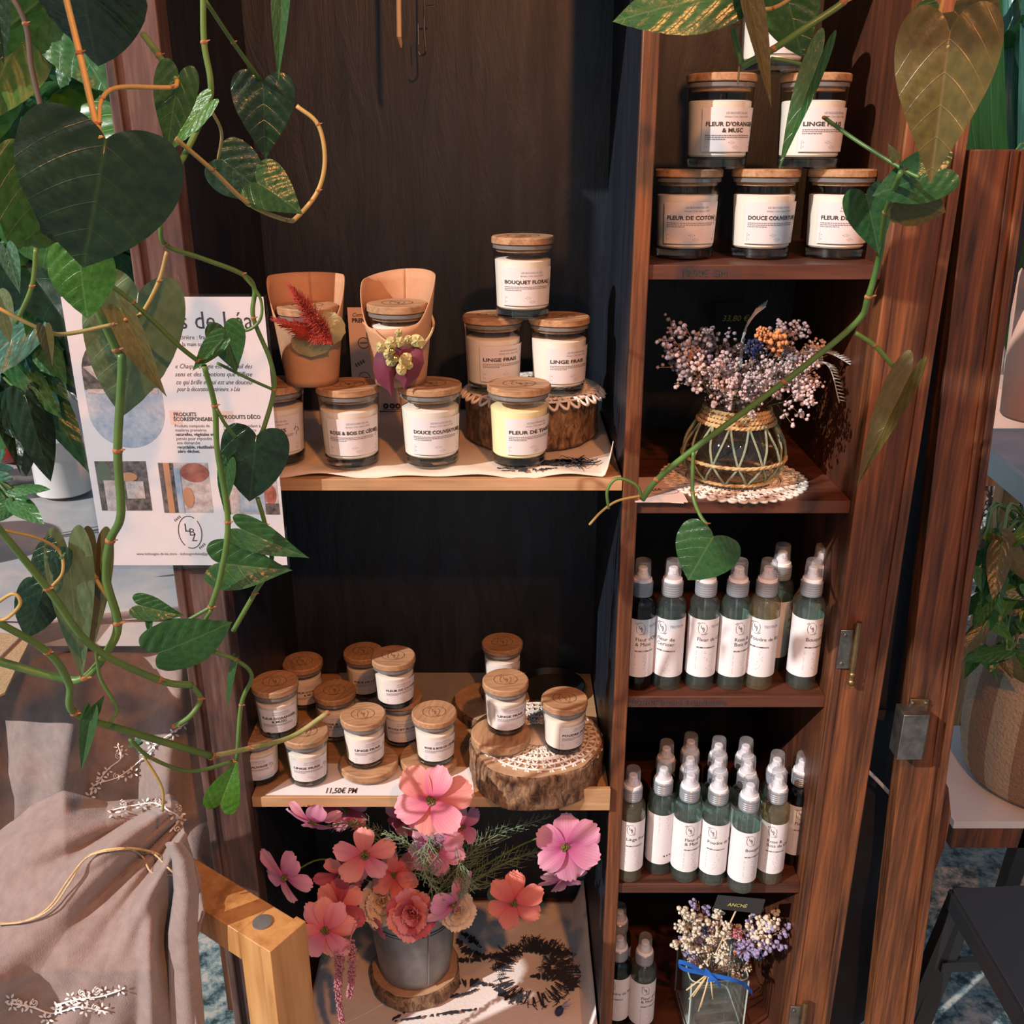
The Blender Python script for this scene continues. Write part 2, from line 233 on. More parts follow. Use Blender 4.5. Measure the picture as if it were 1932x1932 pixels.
# ---------------------------------------------------------------- mesh helpers
class MB:
    def __init__(s): s.v = []; s.f = []; s.m = []; s.uv = {}
    def add(s, vs, fs, mi=0, M=None, uvs=None):
        o = len(s.v)
        s.v += [tuple(M @ Vector(p)) if M else tuple(p) for p in vs]
        for f in fs: s.f.append(tuple(i+o for i in f)); s.m.append(mi)
        if uvs:
            for i, u in enumerate(uvs): s.uv[i+o] = u
        return s
    def box(s, x0, x1, y0, y1, z0, z1, mi=0, M=None):
        v = [(x, y, z) for z in (z0, z1) for y in (y0, y1) for x in (x0, x1)]
        return s.add(v, [(0, 2, 3, 1), (4, 5, 7, 6), (0, 1, 5, 4), (2, 6, 7, 3), (0, 4, 6, 2), (1, 3, 7, 5)], mi, M)
    def hexa(s, a, b, wdt, thk, up=(0, 0, 1), mi=0):
        """bar from a to b"""
        a = Vector(a); b = Vector(b); d = (b-a).normalized(); u = Vector(up); sd = d.cross(u).normalized(); u = sd.cross(d).normalized()
        v = [p + sd*i*wdt/2 + u*j*thk/2 for p in (a, b) for i, j in ((-1, -1), (1, -1), (1, 1), (-1, 1))]
        return s.add(v, [(0, 1, 2, 3), (7, 6, 5, 4), (0, 4, 5, 1), (1, 5, 6, 2), (2, 6, 7, 3), (3, 7, 4, 0)], mi)
    def lathe(s, prof, c=(0, 0, 0), seg=40, mi=0, M=None, wob=None):
        vs = []; fs = []
        for r, z in prof:
            for k in range(seg):
                a = 2*pi*k/seg; rr = r*(wob(a, z) if wob else 1)
                vs.append((c[0]+rr*cos(a), c[1]+rr*sin(a), c[2]+z))
        n = len(prof)
        for i in range(n-1):
            for k in range(seg):
                k2 = (k+1) % seg
                fs.append((i*seg+k, i*seg+k2, (i+1)*seg+k2, (i+1)*seg+k))
        if prof[0][0] > 1e-6: fs.append(tuple(range(seg-1, -1, -1)))
        if prof[-1][0] > 1e-6: fs.append(tuple((n-1)*seg+k for k in range(seg)))
        return s.add(vs, fs, mi, M)
    def open_lathe(s, prof, c=(0, 0, 0), seg=40, mi=0):
        vs = []; fs = []
        for r, z in prof:
            for k in range(seg): a = 2*pi*k/seg; vs.append((c[0]+r*cos(a), c[1]+r*sin(a), c[2]+z))
        for i in range(len(prof)-1):
            for k in range(seg): k2 = (k+1) % seg; fs.append((i*seg+k, i*seg+k2, (i+1)*seg+k2, (i+1)*seg+k))
        return s.add(vs, fs, mi)
    def tube(s, pts, rad, seg=8, mi=0, smooth=0, cap=True):
        pts = [Vector(p) for p in pts]
        rads = list(rad) if isinstance(rad, (list, tuple)) else [rad]*len(pts)
        if smooth: pts, rads = catmull(pts, rads, smooth)
        n = len(pts); vs = []; fs = []
        up = Vector((0, 0, 1)); prev = None
        for i, p in enumerate(pts):
            d = (pts[min(i+1, n-1)]-pts[max(i-1, 0)])
            d = d.normalized() if d.length > 1e-9 else Vector((0, 0, 1))
            if prev is None:
                a = Vector((1, 0, 0)) if abs(d.x) < .8 else Vector((0, 1, 0)); u = (a-d*a.dot(d)).normalized()
            else:
                u = prev-d*prev.dot(d); u = u.normalized() if u.length > 1e-6 else Vector((1, 0, 0))
            prev = u; w = d.cross(u)
            for k in range(seg): an = 2*pi*k/seg; vs.append(p+(u*cos(an)+w*sin(an))*rads[i])
        for i in range(n-1):
            for k in range(seg): k2 = (k+1) % seg; fs.append((i*seg+k, i*seg+k2, (i+1)*seg+k2, (i+1)*seg+k))
        if cap: fs.append(tuple(range(seg-1, -1, -1))); fs.append(tuple((n-1)*seg+k for k in range(seg)))
        return s.add(vs, fs, mi)
    def ball(s, c, r, seg=10, rings=6, mi=0, sc=(1, 1, 1), M=None):
        vs = []; fs = []
        for i in range(rings+1):
            p = pi*i/rings
            for k in range(seg): a = 2*pi*k/seg; vs.append((c[0]+r*sc[0]*sin(p)*cos(a), c[1]+r*sc[1]*sin(p)*sin(a), c[2]-r*sc[2]*cos(p)))
        for i in range(rings):
            for k in range(seg): k2 = (k+1) % seg; fs.append((i*seg+k, i*seg+k2, (i+1)*seg+k2, (i+1)*seg+k))
        return s.add(vs, fs, mi, M)
    def grid(s, fn, nu, nv, mi=0, uv=True):
        vs = [fn(i/nu, j/nv) for j in range(nv+1) for i in range(nu+1)]
        fs = [(j*(nu+1)+i, j*(nu+1)+i+1, (j+1)*(nu+1)+i+1, (j+1)*(nu+1)+i) for j in range(nv) for i in range(nu)]
        return s.add(vs, fs, mi)
    def mesh(s, name, mats, sharp=35):
        me = bpy.data.meshes.new(name); me.from_pydata(s.v, [], s.f)
        for m in mats: me.materials.append(MAT[m])
        if len(mats) > 1: me.polygons.foreach_set('material_index', s.m)
        if s.uv:
            ul = me.uv_layers.new(name='UVMap')
            for lp in me.loops:
                ul.data[lp.index].uv = s.uv.get(lp.vertex_index, (0, 0))
        me.polygons.foreach_set('use_smooth', [True]*len(me.polygons))
        if sharp: me.set_sharp_from_angle(angle=radians(sharp))
        me.update(); return me
    def build(s, name, mats, parent=None, sharp=35, bevel=0, solid=0, M=None):
        if isinstance(mats, str): mats = [mats]
        return mk(name, s.mesh(name, mats, sharp), parent, bevel, solid, M)
def catmull(pts, rads, k):
    P = [pts[0]*2-pts[1]]+pts+[pts[-1]*2-pts[-2]]; out = []; ro = []
    for i in range(len(pts)-1):
        a, b, c, d = P[i:i+4]
        for j in range(k):
            t = j/k; out.append(.5*((2*b)+(c-a)*t+(2*a-5*b+4*c-d)*t*t+(3*b-a-3*c+d)*t*t*t)); ro.append(rads[i]*(1-t)+rads[i+1]*t)
    out.append(pts[-1]); ro.append(rads[-1]); return out, ro
def mk(name, me, parent=None, bevel=0, solid=0, M=None):
    o = bpy.data.objects.new(name, me); C.objects.link(o)
    if parent: o.parent = parent
    if M is not None: o.matrix_local = M
    if bevel:
        b = o.modifiers.new('bevel', 'BEVEL'); b.width = bevel; b.segments = 2; b.limit_method = 'ANGLE'; b.angle_limit = radians(40)
    if solid:
        b = o.modifiers.new('solid', 'SOLIDIFY'); b.thickness = solid; b.offset = 0
    return o
def tag(o, label, cat, group=None, kind=None):
    o['label'] = label; o['category'] = cat
    if group: o['group'] = group
    if kind: o['kind'] = kind
    return o
def thing(name, label, cat, loc=(0, 0, 0), rz=0, group=None):
    o = bpy.data.objects.new(name, None); C.objects.link(o); o.location = loc; o.rotation_euler = (0, 0, rz); o.empty_display_size = .02
    return tag(o, label, cat, group)
def struct(o): o['kind'] = 'structure'; return o
CACHE = {}
def part(name, key, fn, mats, parent, M=None, sharp=35, bevel=0):
    if key not in CACHE:
        mb = MB(); fn(mb); CACHE[key] = mb.mesh(name, [mats] if isinstance(mats, str) else mats, sharp)
    return mk(name, CACHE[key], parent, bevel, 0, M)
# flat artwork (lettering, rules, rings) in metres, mapped onto any surface
TXT = {}
def textpoly(body, off=0):
    k = (body, off)
    if k not in TXT:
        c = bpy.data.curves.new('t', 'FONT'); c.body = body; c.size = 1; c.offset = off; c.resolution_u = 2
        o = bpy.data.objects.new('t', c); m = bpy.data.meshes.new_from_object(o)
        TXT[k] = ([(v.co.x, v.co.y) for v in m.vertices], [tuple(p.vertices) for p in m.polygons])
        bpy.data.objects.remove(o); bpy.data.meshes.remove(m); bpy.data.curves.remove(c)
    return TXT[k]
class Art:
    def __init__(s): s.v = []; s.f = []; s.m = []
    def add(s, vs, fs, mi=0):
        o = len(s.v); s.v += vs
        for f in fs: s.f.append(tuple(i+o for i in f)); s.m.append(mi)
    def text(s, body, x, y, size, al='L', off=0, shear=0, width=None, mi=0):
        vs, fs = textpoly(body, off)
        if not vs: return
        x1 = max(v[0] for v in vs); k = size
        kx = width/x1 if width else size
        x0 = x-(x1*kx/2 if al == 'C' else x1*kx if al == 'R' else 0)
        s.add([(x0+v[0]*kx+v[1]*k*shear, y+v[1]*k) for v in vs], fs, mi)
    def rect(s, x0, x1, y0, y1, mi=0): s.add([(x0, y0), (x1, y0), (x1, y1), (x0, y1)], [(0, 1, 2, 3)], mi)
    def frame(s, x0, x1, y0, y1, w, mi=0):
        s.rect(x0, x1, y0, y0+w, mi); s.rect(x0, x1, y1-w, y1, mi); s.rect(x0, x0+w, y0, y1, mi); s.rect(x1-w, x1, y0, y1, mi)
    def ring(s, cx, cy, rx, ry, w, a0=0, a1=360, n=32, mi=0):
        vs = []; fs = []
        for i in range(n+1):
            a = radians(a0+(a1-a0)*i/n); vs += [(cx+rx*cos(a), cy+ry*sin(a)), (cx+(rx-w)*cos(a), cy+(ry-w)*sin(a))]
        for i in range(n): fs.append((2*i, 2*i+2, 2*i+3, 2*i+1))
        s.add(vs, fs, mi)
    def poly(s, pts, mi=0): s.add(list(pts), [tuple(range(len(pts)))], mi)
    def line(s, a, b, w, mi=0):
        d = Vector((b[0]-a[0], b[1]-a[1])); d.normalize(); n = Vector((-d.y, d.x))*w/2
        s.add([(a[0]+n.x, a[1]+n.y), (b[0]+n.x, b[1]+n.y), (b[0]-n.x, b[1]-n.y), (a[0]-n.x, a[1]-n.y)], [(0, 1, 2, 3)], mi)
    def leafy(s, cx, cy, r, a, n=5, mi=0):
        for k in range(n):
            for sd in (-1, 1):
                t = k/n; x = cx+cos(a)*r*(t-.5)*2; y = cy+sin(a)*r*(t-.5)*2; b = a+sd*.9
                p = (x+cos(b)*r*.5, y+sin(b)*r*.5); q = (-(p[1]-y)*.22, (p[0]-x)*.22); mx_ = ((x+p[0])/2, (y+p[1])/2)
                s.poly([(x, y), (mx_[0]+q[0], mx_[1]+q[1]), p, (mx_[0]-q[0], mx_[1]-q[1])], mi)
        s.line((cx-cos(a)*r, cy-sin(a)*r), (cx+cos(a)*r, cy+sin(a)*r), r*.08, mi)
    def onto(s, mb, fn):
        o = len(mb.v); mb.v += [tuple(fn(x, y)) for x, y in s.v]
        for f, m in zip(s.f, s.m): mb.f.append(tuple(i+o for i in f)); mb.m.append(m)
def logo(a, cx, cy, h, mi=0):
    a.ring(cx, cy, h*.34, h*.5, h*.025, 60, 235, 20, mi); a.ring(cx, cy, h*.34, h*.5, h*.025, -110, 45, 20, mi)
    a.text('L', cx-h*.16, cy+h*.02, h*.36, mi=mi); a.text('B', cx-h*.04, cy-h*.10, h*.32, mi=mi); a.text('L', cx+h*.0, cy-h*.27, h*.34, shear=.4, mi=mi)
    a.leafy(cx-h*.30, cy+h*.42, h*.12, radians(40), 4, mi); a.leafy(cx+h*.30, cy-h*.42, h*.12, radians(40), 4, mi)
# ---------------------------------------------------------------- setting
struct(MB().box(-6, 6, -3.5, 5.5, -.05, 0).build('floor', 'terrazzo'))
struct(MB().box(-6, 6, 4.6, 4.75, 0, .75).build('wall_back', 'plaster'))
wf = MB(); wf.box(-6, 6, 4.6, 4.7, .75, .81); wf.box(-6, 6, 4.6, 4.7, 3.1, 3.2)
for x in range(-6, 7): wf.box(x-.03, x+.03, 4.6, 4.7, .81, 3.1)
w_ = struct(wf.build('window_1', 'window_frame_paint'))
struct(MB().box(-6, 6, 4.645, 4.651, .81, 3.1).build('window_pane', 'acrylic', w_))
# ---------------------------------------------------------------- cabinet
YF, YB = 1.2, 1.56
Z1, Z2, Z3, Z4, Z0 = HC-.133, HC-.438, HC-.737, HC-1.073, HC-1.43
ZA, ZB = HC-.407, HC-.907
XL, XD0, XD1, XR = -.39, .147, .164, .450
ZT = HC+.34
cab = thing('display_cabinet', 'dark brown antique wooden cabinet painted black inside, with two bays of shelves', 'cabinet', (0, 1.4, 0))
cab_inv = Matrix.Translation((0, -1.4, 0))
def cpart(mb, name, mats, **k): return mb.build(name, mats, cab, M=cab_inv, **k)
cpart(MB().box(XL-.03, XR+.045, YB, YB+.018, .06, ZT), 'back_panel', 'black_paint')
cpart(MB().box(XL-.025, XL, YF+.02, YB, .06, ZT), 'side_panel', 'black_paint')
cpart(MB().box(XR, XR+.022, YF+.022, YB, .06, ZT), 'side_panel', 'dark_brown_side')
cpart(MB().box(XD0, XD1, YF+.006, YB, Z0, ZT), 'divider', 'black_paint')
cpart(MB().box(XD0-.001, XD1+.002, YF-.004, YF+.006, Z0-.01, ZT), 'divider_edge', 'brown_wood', bevel=.0015)
cpart(MB().box(XL-.045, XR+.07, YF, YB+.018, ZT, ZT+.03), 'top_panel', 'brown_wood_h')
cpart(MB().box(XL-.04, XR+.06, YF, YB+.018, Z0-.03, Z0), 'bottom_panel', 'brown_wood_h')
cpart(MB().box(XL-.055, XR+.065, YF-.01, YF+.02, .0, Z0-.03), 'plinth', 'brown_wood_h')
def post(x0, x1, mat):
    mb = MB(); w = x1-x0; t = 0 if x0 < 0 else 1
    mb.box(x0, x1, YF-.016, YF+.022, .06, ZT)
    return mb
mb = post(-.452, -.390, ''); mb.box(-.453, -.441, YF-.022, YF-.016, .06, ZT); cpart(mb, 'post', 'old_post_wood', bevel=.002)
mb = post(.450, .519, ''); mb.box(.4485, .461, YF-.018, YF+.0, .06, ZT); mb.box(.507, .5205, YF-.021, YF-.016, .06, ZT); cpart(mb, 'post', 'brown_wood', bevel=.002)
def price(mb_art, y, z, name, par, x, mat='ink', h=.02, w=.08, strip='clear'):
    pass
PL = []
for i, (z, txt, tx) in enumerate(((Z1, '19,90€ GM', .203), (Z2, None, 0), (Z3, '19,90€ Brume D’ambiance', .172), (Z4, None, 0))):
    s = cpart(MB().box(XD1+.001, XR, YF+.001, YB, z-.018, z), 'shelf', 'brown_wood_h', bevel=.001)
    if txt:
        a = Art(); a.text(txt, 0, 0, .0125); mb = MB(); a.onto(mb, lambda x, y: (tx+x, YF-.0006, z-.0135+y))
        w = .075 if i == 0 else .135
        tape = MB().box(tx-.004, tx+w, YF-.0004, YF+.0005, z-.0165, z-.0015)
        tp = tape.build('price_tape', 'acrylic', s); mb.build('price_lettering', 'ink', tp, sharp=0)
# bolt latches on the right post
def latch(px, py, h, lab):
    p = W(px, py, YF-.02); mb = MB(); o = p
    mb.box(o.x-.016, o.x+.004, YF-.021, YF-.0175, o.z-.03, o.z+.03)
    l = cpart(mb, 'bolt_latch', 'steel', bevel=.0006)
    b = MB().tube([(o.x+.005, YF-.026, o.z-.045), (o.x+.005, YF-.026, o.z+.045)], .0042, 12)
    b.ball((o.x+.005, YF-.027, o.z-.048), .0055); b.ball((o.x+.005, YF-.027, o.z-.036), .005); b.build('bolt', 'brass', l)
    for d in (-.022, .022): MB().ball((o.x-.010, YF-.0215, o.z+d), .003, 8, 4, 0, (1, .4, 1)).build('screw', 'steel', l)
latch(1604, 1225, 0, ''); latch(1507, 1925, 0, '')

# open door leaf beyond the right post
door = thing('cabinet_door', 'open brown cabinet door frame standing right of the cabinet, with a steel rim lock', 'door', (.62, 1.2, 0))
dinv = Matrix.Translation((-.62, -1.2, 0))
def dl(z): return .5285+.0475*(HC-z)    # left edge leans outward to the ground
mb = MB(); zt = HC-.002
v = []
for z in (.05, zt):
    x = dl(z)
    for (dx, dy) in ((0, 0), (.066, 0), (.066, .03), (0, .03)): v.append((x+dx, 1.19+dy, z))
mb.add(v, [(0, 3, 2, 1), (4, 5, 6, 7), (0, 1, 5, 4), (1, 2, 6, 5), (2, 3, 7, 6), (3, 0, 4, 7)])
mb.build('stile', 'brown_wood', door, bevel=.0015, M=dinv)
mb = MB()
for a, b, y in ((.046, .051, -.004), (.057, .0675, -.006)):
    v = []
    for z in (.05, zt-.002):
        x = dl(z)
        for dx, dy in ((a, y), (b, y), (b, .001), (a, .001)): v.append((x+dx, 1.19+dy, z))
    mb.add(v, [(0, 3, 2, 1), (4, 5, 6, 7), (0, 1, 5, 4), (1, 2, 6, 5), (2, 3, 7, 6), (3, 0, 4, 7)])
mb.build('moulding', 'brown_wood', door, bevel=.001, M=dinv)
p = W(1725, 1382, 1.17)
lk = MB().box(p.x-.024, p.x+.012, 1.158, 1.189, p.z-.038, p.z+.036).build('rim_lock', 'steel', door, bevel=.001, M=dinv)
MB().box(p.x+.013, p.x+.022, 1.176, 1.190, p.z-.045, p.z+.014).box(p.x-.006, p.x+.020, 1.184, 1.19, p.z-.052, p.z+.045).build('lock_plate', 'brass', lk, bevel=.0006)
for a, b in ((-.004, .041), (.015, .041), (.014, -.047)): MB().ball((p.x+a, 1.183, p.z+b), .003, 8, 4).build('screw', 'steel', lk)
# scroll bracket low on the door's outer edge
a = []
for px, py in ((1768, 1445), (1785, 1480), (1790, 1530), (1778, 1590), (1755, 1650)): a.append(W(px, py, 1.205))
mb = MB(); L = [(dl(q.z)+.064, 1.2, q.z) for q in a]; vs = []
for q, l in zip(a, L): vs += [(l[0], 1.197, q.z), (q.x, 1.197, q.z), (q.x, 1.217, q.z), (l[0], 1.217, q.z)]
fs = []
for i in range(len(a)-1):
    for k in range(4): k2 = (k+1) % 4; fs.append((i*4+k, i*4+k2, i*4+4+k2, i*4+4+k))
fs += [(0, 3, 2, 1), (len(vs)-4, len(vs)-3, len(vs)-2, len(vs)-1)]
mb.add(vs, fs); mb.build('bracket', 'brown_wood', door, M=dinv)
# black fabric seen through the gap
def fab(u, v): 
    x = .50+.14*u; z = HC-.03-v*.75+.0
    return (x+.004*sin(v*9), 1.262+.006*sin(u*11+v*3), z-.02*sin(u*pi))
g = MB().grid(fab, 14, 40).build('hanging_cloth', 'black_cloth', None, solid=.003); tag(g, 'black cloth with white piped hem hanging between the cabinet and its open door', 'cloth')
pts = [W(x, y, 1.245) for x, y in ((1612, 1441), (1630, 1449), (1650, 1467), (1672, 1490), (1696, 1518), (1712, 1540))]
MB().tube(pts, .003, 8, smooth=5).build('piping', 'white_piping', g)
mb = MB()
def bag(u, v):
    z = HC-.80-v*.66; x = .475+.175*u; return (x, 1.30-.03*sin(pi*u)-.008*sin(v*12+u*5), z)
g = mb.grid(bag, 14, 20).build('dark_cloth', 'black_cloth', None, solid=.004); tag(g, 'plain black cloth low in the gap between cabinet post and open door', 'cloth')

# loose pine boards of the left bay
mb = MB().box(XL+.001, XD0-.002, YF-.002, YB-.002, ZA-.016, ZA); s = mb.build('shelf_board', 'pine_board', None, bevel=.001); tag(s, 'pale chipboard shelf in the left bay, upper one under the large candles', 'shelf')
mb = MB().box(XL+.001, XD0-.002, YF-.004, YB-.002, ZB-.018, ZB); s = mb.build('shelf_board', 'pine_board', None, bevel=.001); tag(s, 'pale chipboard shelf in the left bay, lower one under the small candles', 'shelf')
mb = MB().box(.07, .146, YF-.012, YF-.004, ZB-.018, ZB+.02)
mb.box(.100, .146, YF-.008, YF+.07, ZB, ZB+.004); s = mb.build('wood_offcut', 'pine_board', None, bevel=.001); tag(s, 'splintered pale wood offcut at the right end of the lower candle shelf', 'offcut')

# cloth lying on the upper shelf and the bottom
def clothA(u, v):
    x = XL+.004+u*(XD0-XL-.008); y = YF+.004+v*(YB-YF-.02)
    z = ZA+.0025+.0022*(1+sin(u*31+3*sin(v*7)))*(1 if v < .12 else .35)
    e = max(0, (u-.955)/.045); z += .05*e*e*max(0, 1-v*4.5)
    if v == 0: z -= .002*(1+sin(u*19)); 
    return (x-.012*e*max(0, 1-v*3), y-.004*e, z)
g = MB().grid(clothA, 90, 24).build('shelf_cloth', 'linen', None, solid=.001); tag(g, 'cream printed linen cloth lining the upper left shelf, corner turned up at the divider', 'cloth')
def inkmarks(seeds, z, name, par, mapper=None):
    a = Art()
    for s in seeds:
        kind = s[0]
        if kind == 'streak':   # list of (x,y,w)
            P = s[1]; rnd = random.Random(s[2]); vs = []; k = 0
            pts, rr = catmull([Vector((q[0], q[1], 0)) for q in P], [q[2] for q in P], 14)
            L = []; R = []
            for i, p in enumerate(pts):
                d = (pts[min(i+1, len(pts)-1)]-pts[max(i-1, 0)]).normalized(); n = Vector((-d.y, d.x, 0)); 
                L.append(p+n*rr[i]*rnd.uniform(.2, 1.3)); R.append(p-n*rr[i]*rnd.uniform(.2, 1.3))
            for i in range(len(pts)-1):
                if rnd.random() < .9: a.add([tuple(L[i][:2]), tuple(L[i+1][:2]), tuple(R[i+1][:2]), tuple(R[i][:2])], [(0, 1, 2, 3)])
        else:
            _, cx, cy, r0, r1, n, sd, a0, a1 = s; rnd = random.Random(sd)
            for i in range(n):
                t = a0+(a1-a0)*rnd.random(); l = rnd.uniform(r0, r1); q = rnd.uniform(r0*.7, r0); w = rnd.uniform(.0008, .0035)
                p0 = (cx+cos(t)*q, cy+sin(t)*q); p1 = (cx+cos(t+rnd.uniform(-.12, .12))*l, cy+sin(t)*l)
                a.line(p0, p1, w); 
                for _ in range(3): a.line(p1, (p1[0]+rnd.uniform(-.01, .01), p1[1]+rnd.uniform(-.01, .01)), .0012)
    mb = MB(); a.onto(mb, mapper or (lambda x, y: (x, y, z))); return mb.build(name, 'print_black', par, sharp=0)
inkmarks([('streak', [(.01, 1.235, .006), (.05, 1.245, .012), (.10, 1.262, .004)], 3), ('tuft', .085, 1.25, .006, .032, 40, 5, 0, 6.28), ('streak', [(-.02, 1.222, .004), (.03, 1.215, .006), (.06, 1.223, .002)], 9)], ZA+.0082, 'print', g)
def clothB(u, v):
    x = -.36+u*(XD0-.004+.36); y = YF-.03+v*(YB-YF+.02)
    z = Z0+.004+.0022*(sin(u*17+2*v)+sin(v*13+u*4))
    e = max(0, (u-.965)/.035); z += .055*e
    return (x, y, z)
g2 = MB().grid(clothB, 70, 40).build('printed_cloth', 'linen_white', None, solid=.001); tag(g2, 'white linen cloth printed with black feathers and dandelion, lining the bottom of the left bay', 'cloth')
cb = lambda x, y: (x, y, Z0+.0098+.0022*(sin(((x+.36)/.503)*17)))
def fl(px, py): p = WZ(px, py, Z0+.006); return p.x, p.y
def st(L, sd): return ('streak', [(*fl(a, b), w) for a, b, w in L], sd)
cx, cy = fl(1010, 1838)
inkmarks([st([(740, 1925, .003), (800, 1895, .006), (870, 1880, .004), (900, 1868, .002)], 1), st([(745, 1928, .002), (830, 1918, .004), (900, 1905, .002)], 2),
          st([(868, 1762, .004), (890, 1775, .009), (908, 1790, .002)], 3), st([(862, 1775, .005), (885, 1800, .010), (930, 1805, .006), (985, 1800, .002)], 4), st([(862, 1815, .006), (900, 1812, .008), (950, 1800, .003)], 14),
          st([(830, 1872, .005), (880, 1855, .012), (930, 1860, .004)], 5), st([(940, 1868, .006), (975, 1888, .010), (985, 1895, .002)], 6), st([(930, 1862, .005), (960, 1885, .009)], 16),
          st([(1030, 1830, .012), (1050, 1845, .016), (1075, 1850, .014), (1080, 1872, .012)], 7), st([(985, 1795, .006), (1030, 1797, .012), (1080, 1802, .006)], 8), st([(1000, 1846, .004), (1035, 1846, .010)], 18),
          ('tuft', cx, cy, .062, .085, 150, 11, -.4, 3.0), ('tuft', cx, cy, .058, .078, 60, 12, 3.0, 5.9), ('tuft', cx+.035, cy+.012, .008, .03, 50, 13, 0, 6.28)], Z0+.0085, 'print', g2, cb)
# ---------------------------------------------------------------- candles
BIG = dict(H=.108, rb=.0365, rt=.0405, hl=.094, lid=.0425, lt=.0095, w0=.015, w1=.078, l0=.020, l1=.070)
SML = dict(H=.083, rb=.0285, rt=.0325, hl=.070, lid=.0345, lt=.0100, w0=.011, w1=.057, l0=.0135, l1=.053)
def jar_r(K, z): return K['rb']+(K['rt']-K['rb'])*min(1, z/K['hl'])
def g_glass(K):
    def f(mb):
        n = 7; hl = K['hl']; pr = [(jar_r(K, .003+hl*i/n*.97), .003+(hl-.003)*i/n) for i in range(n+1)]
        pr = [(K['rb']-.003, 0)]+pr
        mb.open_lathe(pr, seg=48, mi=0)
        ri = jar_r(K, .002)-.0012
        mb.lathe([(ri-.004, .0004), (ri-.0005, .0022), (jar_r(K, K['w0'])-.0014, K['w0']-.003), (ri-.004, K['w0']-.0022)], seg=40, mi=1)
    return f
def g_wax(K):
    def f(mb):
        r0 = jar_r(K, K['w0'])-.0018; r1 = jar_r(K, K['w1'])-.0018
        mb.lathe([(r0-.002, K['w0']-.001), (r0, K['w0']+.001), (r1, K['w1']-.001), (r1-.002, K['w1'])], seg=48)
    return f
def g_wick(K):
    def f(mb): mb.tube([(0, 0, K['w1']-.002), (.0006, .0004, K['w1']+.008)], .0009, 6)
    return f
def g_lid(K):
    def f(mb):
        H = K['H']; r = K['lid']; t = K['lt']; b = .0016
        mb.lathe([(r-.001, H-t), (r, H-t+.001), (r, H-b), (r-b, H)], seg=56)
        mb.lathe([(K['rt']-.0045, H-t-.010), (K['rt']-.0035, H-t-.0002)], seg=40)
    return f
def g_seal(K):
    def f(mb):
        H = K['H']; t = K['lt']; r = K['rt']+.0004
        mb.lathe([(r-.003, H-t-.0065), (r, H-t-.0055), (r, H-t-.001), (r-.003, H-t-.0001)], seg=48)
    return f
TH_ = {}
def g_label(K, half):
    def f(mb):
        n = 24
        def fn(u, v):
            z = K['l0']+(K['l1']-K['l0'])*v; r = jar_r(K, z)+.0006; a = radians((u*2-1)*half); return (r*sin(a), -r*cos(a), z)
        mb.grid(fn, n, 2)
    return f
def g_letter(K, half, title):
    def f(mb):
        r0 = jar_r(K, (K['l0']+K['l1'])/2); Lw = 2*radians(half)*r0; Lh = K['l1']-K['l0']; k = Lh/.050; a = Art()
        m = .0045*k; y = Lh
        a.text('LES BOUGIES DE LÉA', Lw/2+.004*k, y-.0075*k, .0032*k, 'C', mi=1); a.text('Artisan Cirier depuis 2020', Lw/2+.004*k, y-.0115*k, .0030*k, 'C', shear=.4, mi=1)
        lines = title.split('|'); tw = {1: None}
        for i, l in enumerate(lines):
            w = min(Lw-2*m, len(l)*.0046*k); a.text(l, m if len(lines) == 1 else Lw/2-w/2, y-(.0210+.0070*i)*k, .0066*k, width=w, off=.03)
        yy = y-(.0255+.0065*(len(lines)-1))*k; rn = random.Random(len(title))
        for i in range(3 if len(lines) < 3 else 1):
            x = m
            xe = (Lw-2*m)*(.95 if i < 2 else .4)
            while x < xe: w = rn.uniform(.001, .0035)*k; a.rect(x, min(x+w, xe+m), yy-i*.0022*k, yy-i*.0022*k+.0010*k, 1); x += w+.0007*k
        w_ = .00022*k
        for (x0, x1, q0, q1) in ((0, .47, .0088, .0125), (.5, 1, .0088, .0125), (0, .55, .0035, .0072), (.58, 1, .0035, .0072)):
            X0 = m+(Lw-2*m)*x0; X1 = m+(Lw-2*m)*x1; a.frame(X0, X1, q0*k, q1*k, w_, 1); a.rect(X0+.002*k, X1-.002*k, (q0+.0014)*k, (q0+.0022)*k, 1)
        # small plant drawing at the right margin
        for i, (dx, dy, an) in enumerate(((0, 0, 1.3), (.003, .004, 1.9), (-.002, .006, 1.0))): a.leafy(Lw-m*.7+dx*k-.003*k, y-(.024-dy)*k, .0032*k, an, 4, 0 if i else 1)
        def mp(x, yv):
            z = K['l0']+yv; r = jar_r(K, z)+.0010; an = (x-Lw/2)/r0; return (r*sin(an), -r*cos(an), z)
        a.onto(mb, mp)
    return f
def g_engr(K):
    def f(mb):
        a = Art(); R_ = K['lid']; a.ring(0, 0, R_*.52, R_*.45, R_*.025); logo(a, 0, -.02*R_, R_*.72); a.onto(mb, lambda x, y: (x, y, K['H']+.0003))
    return f
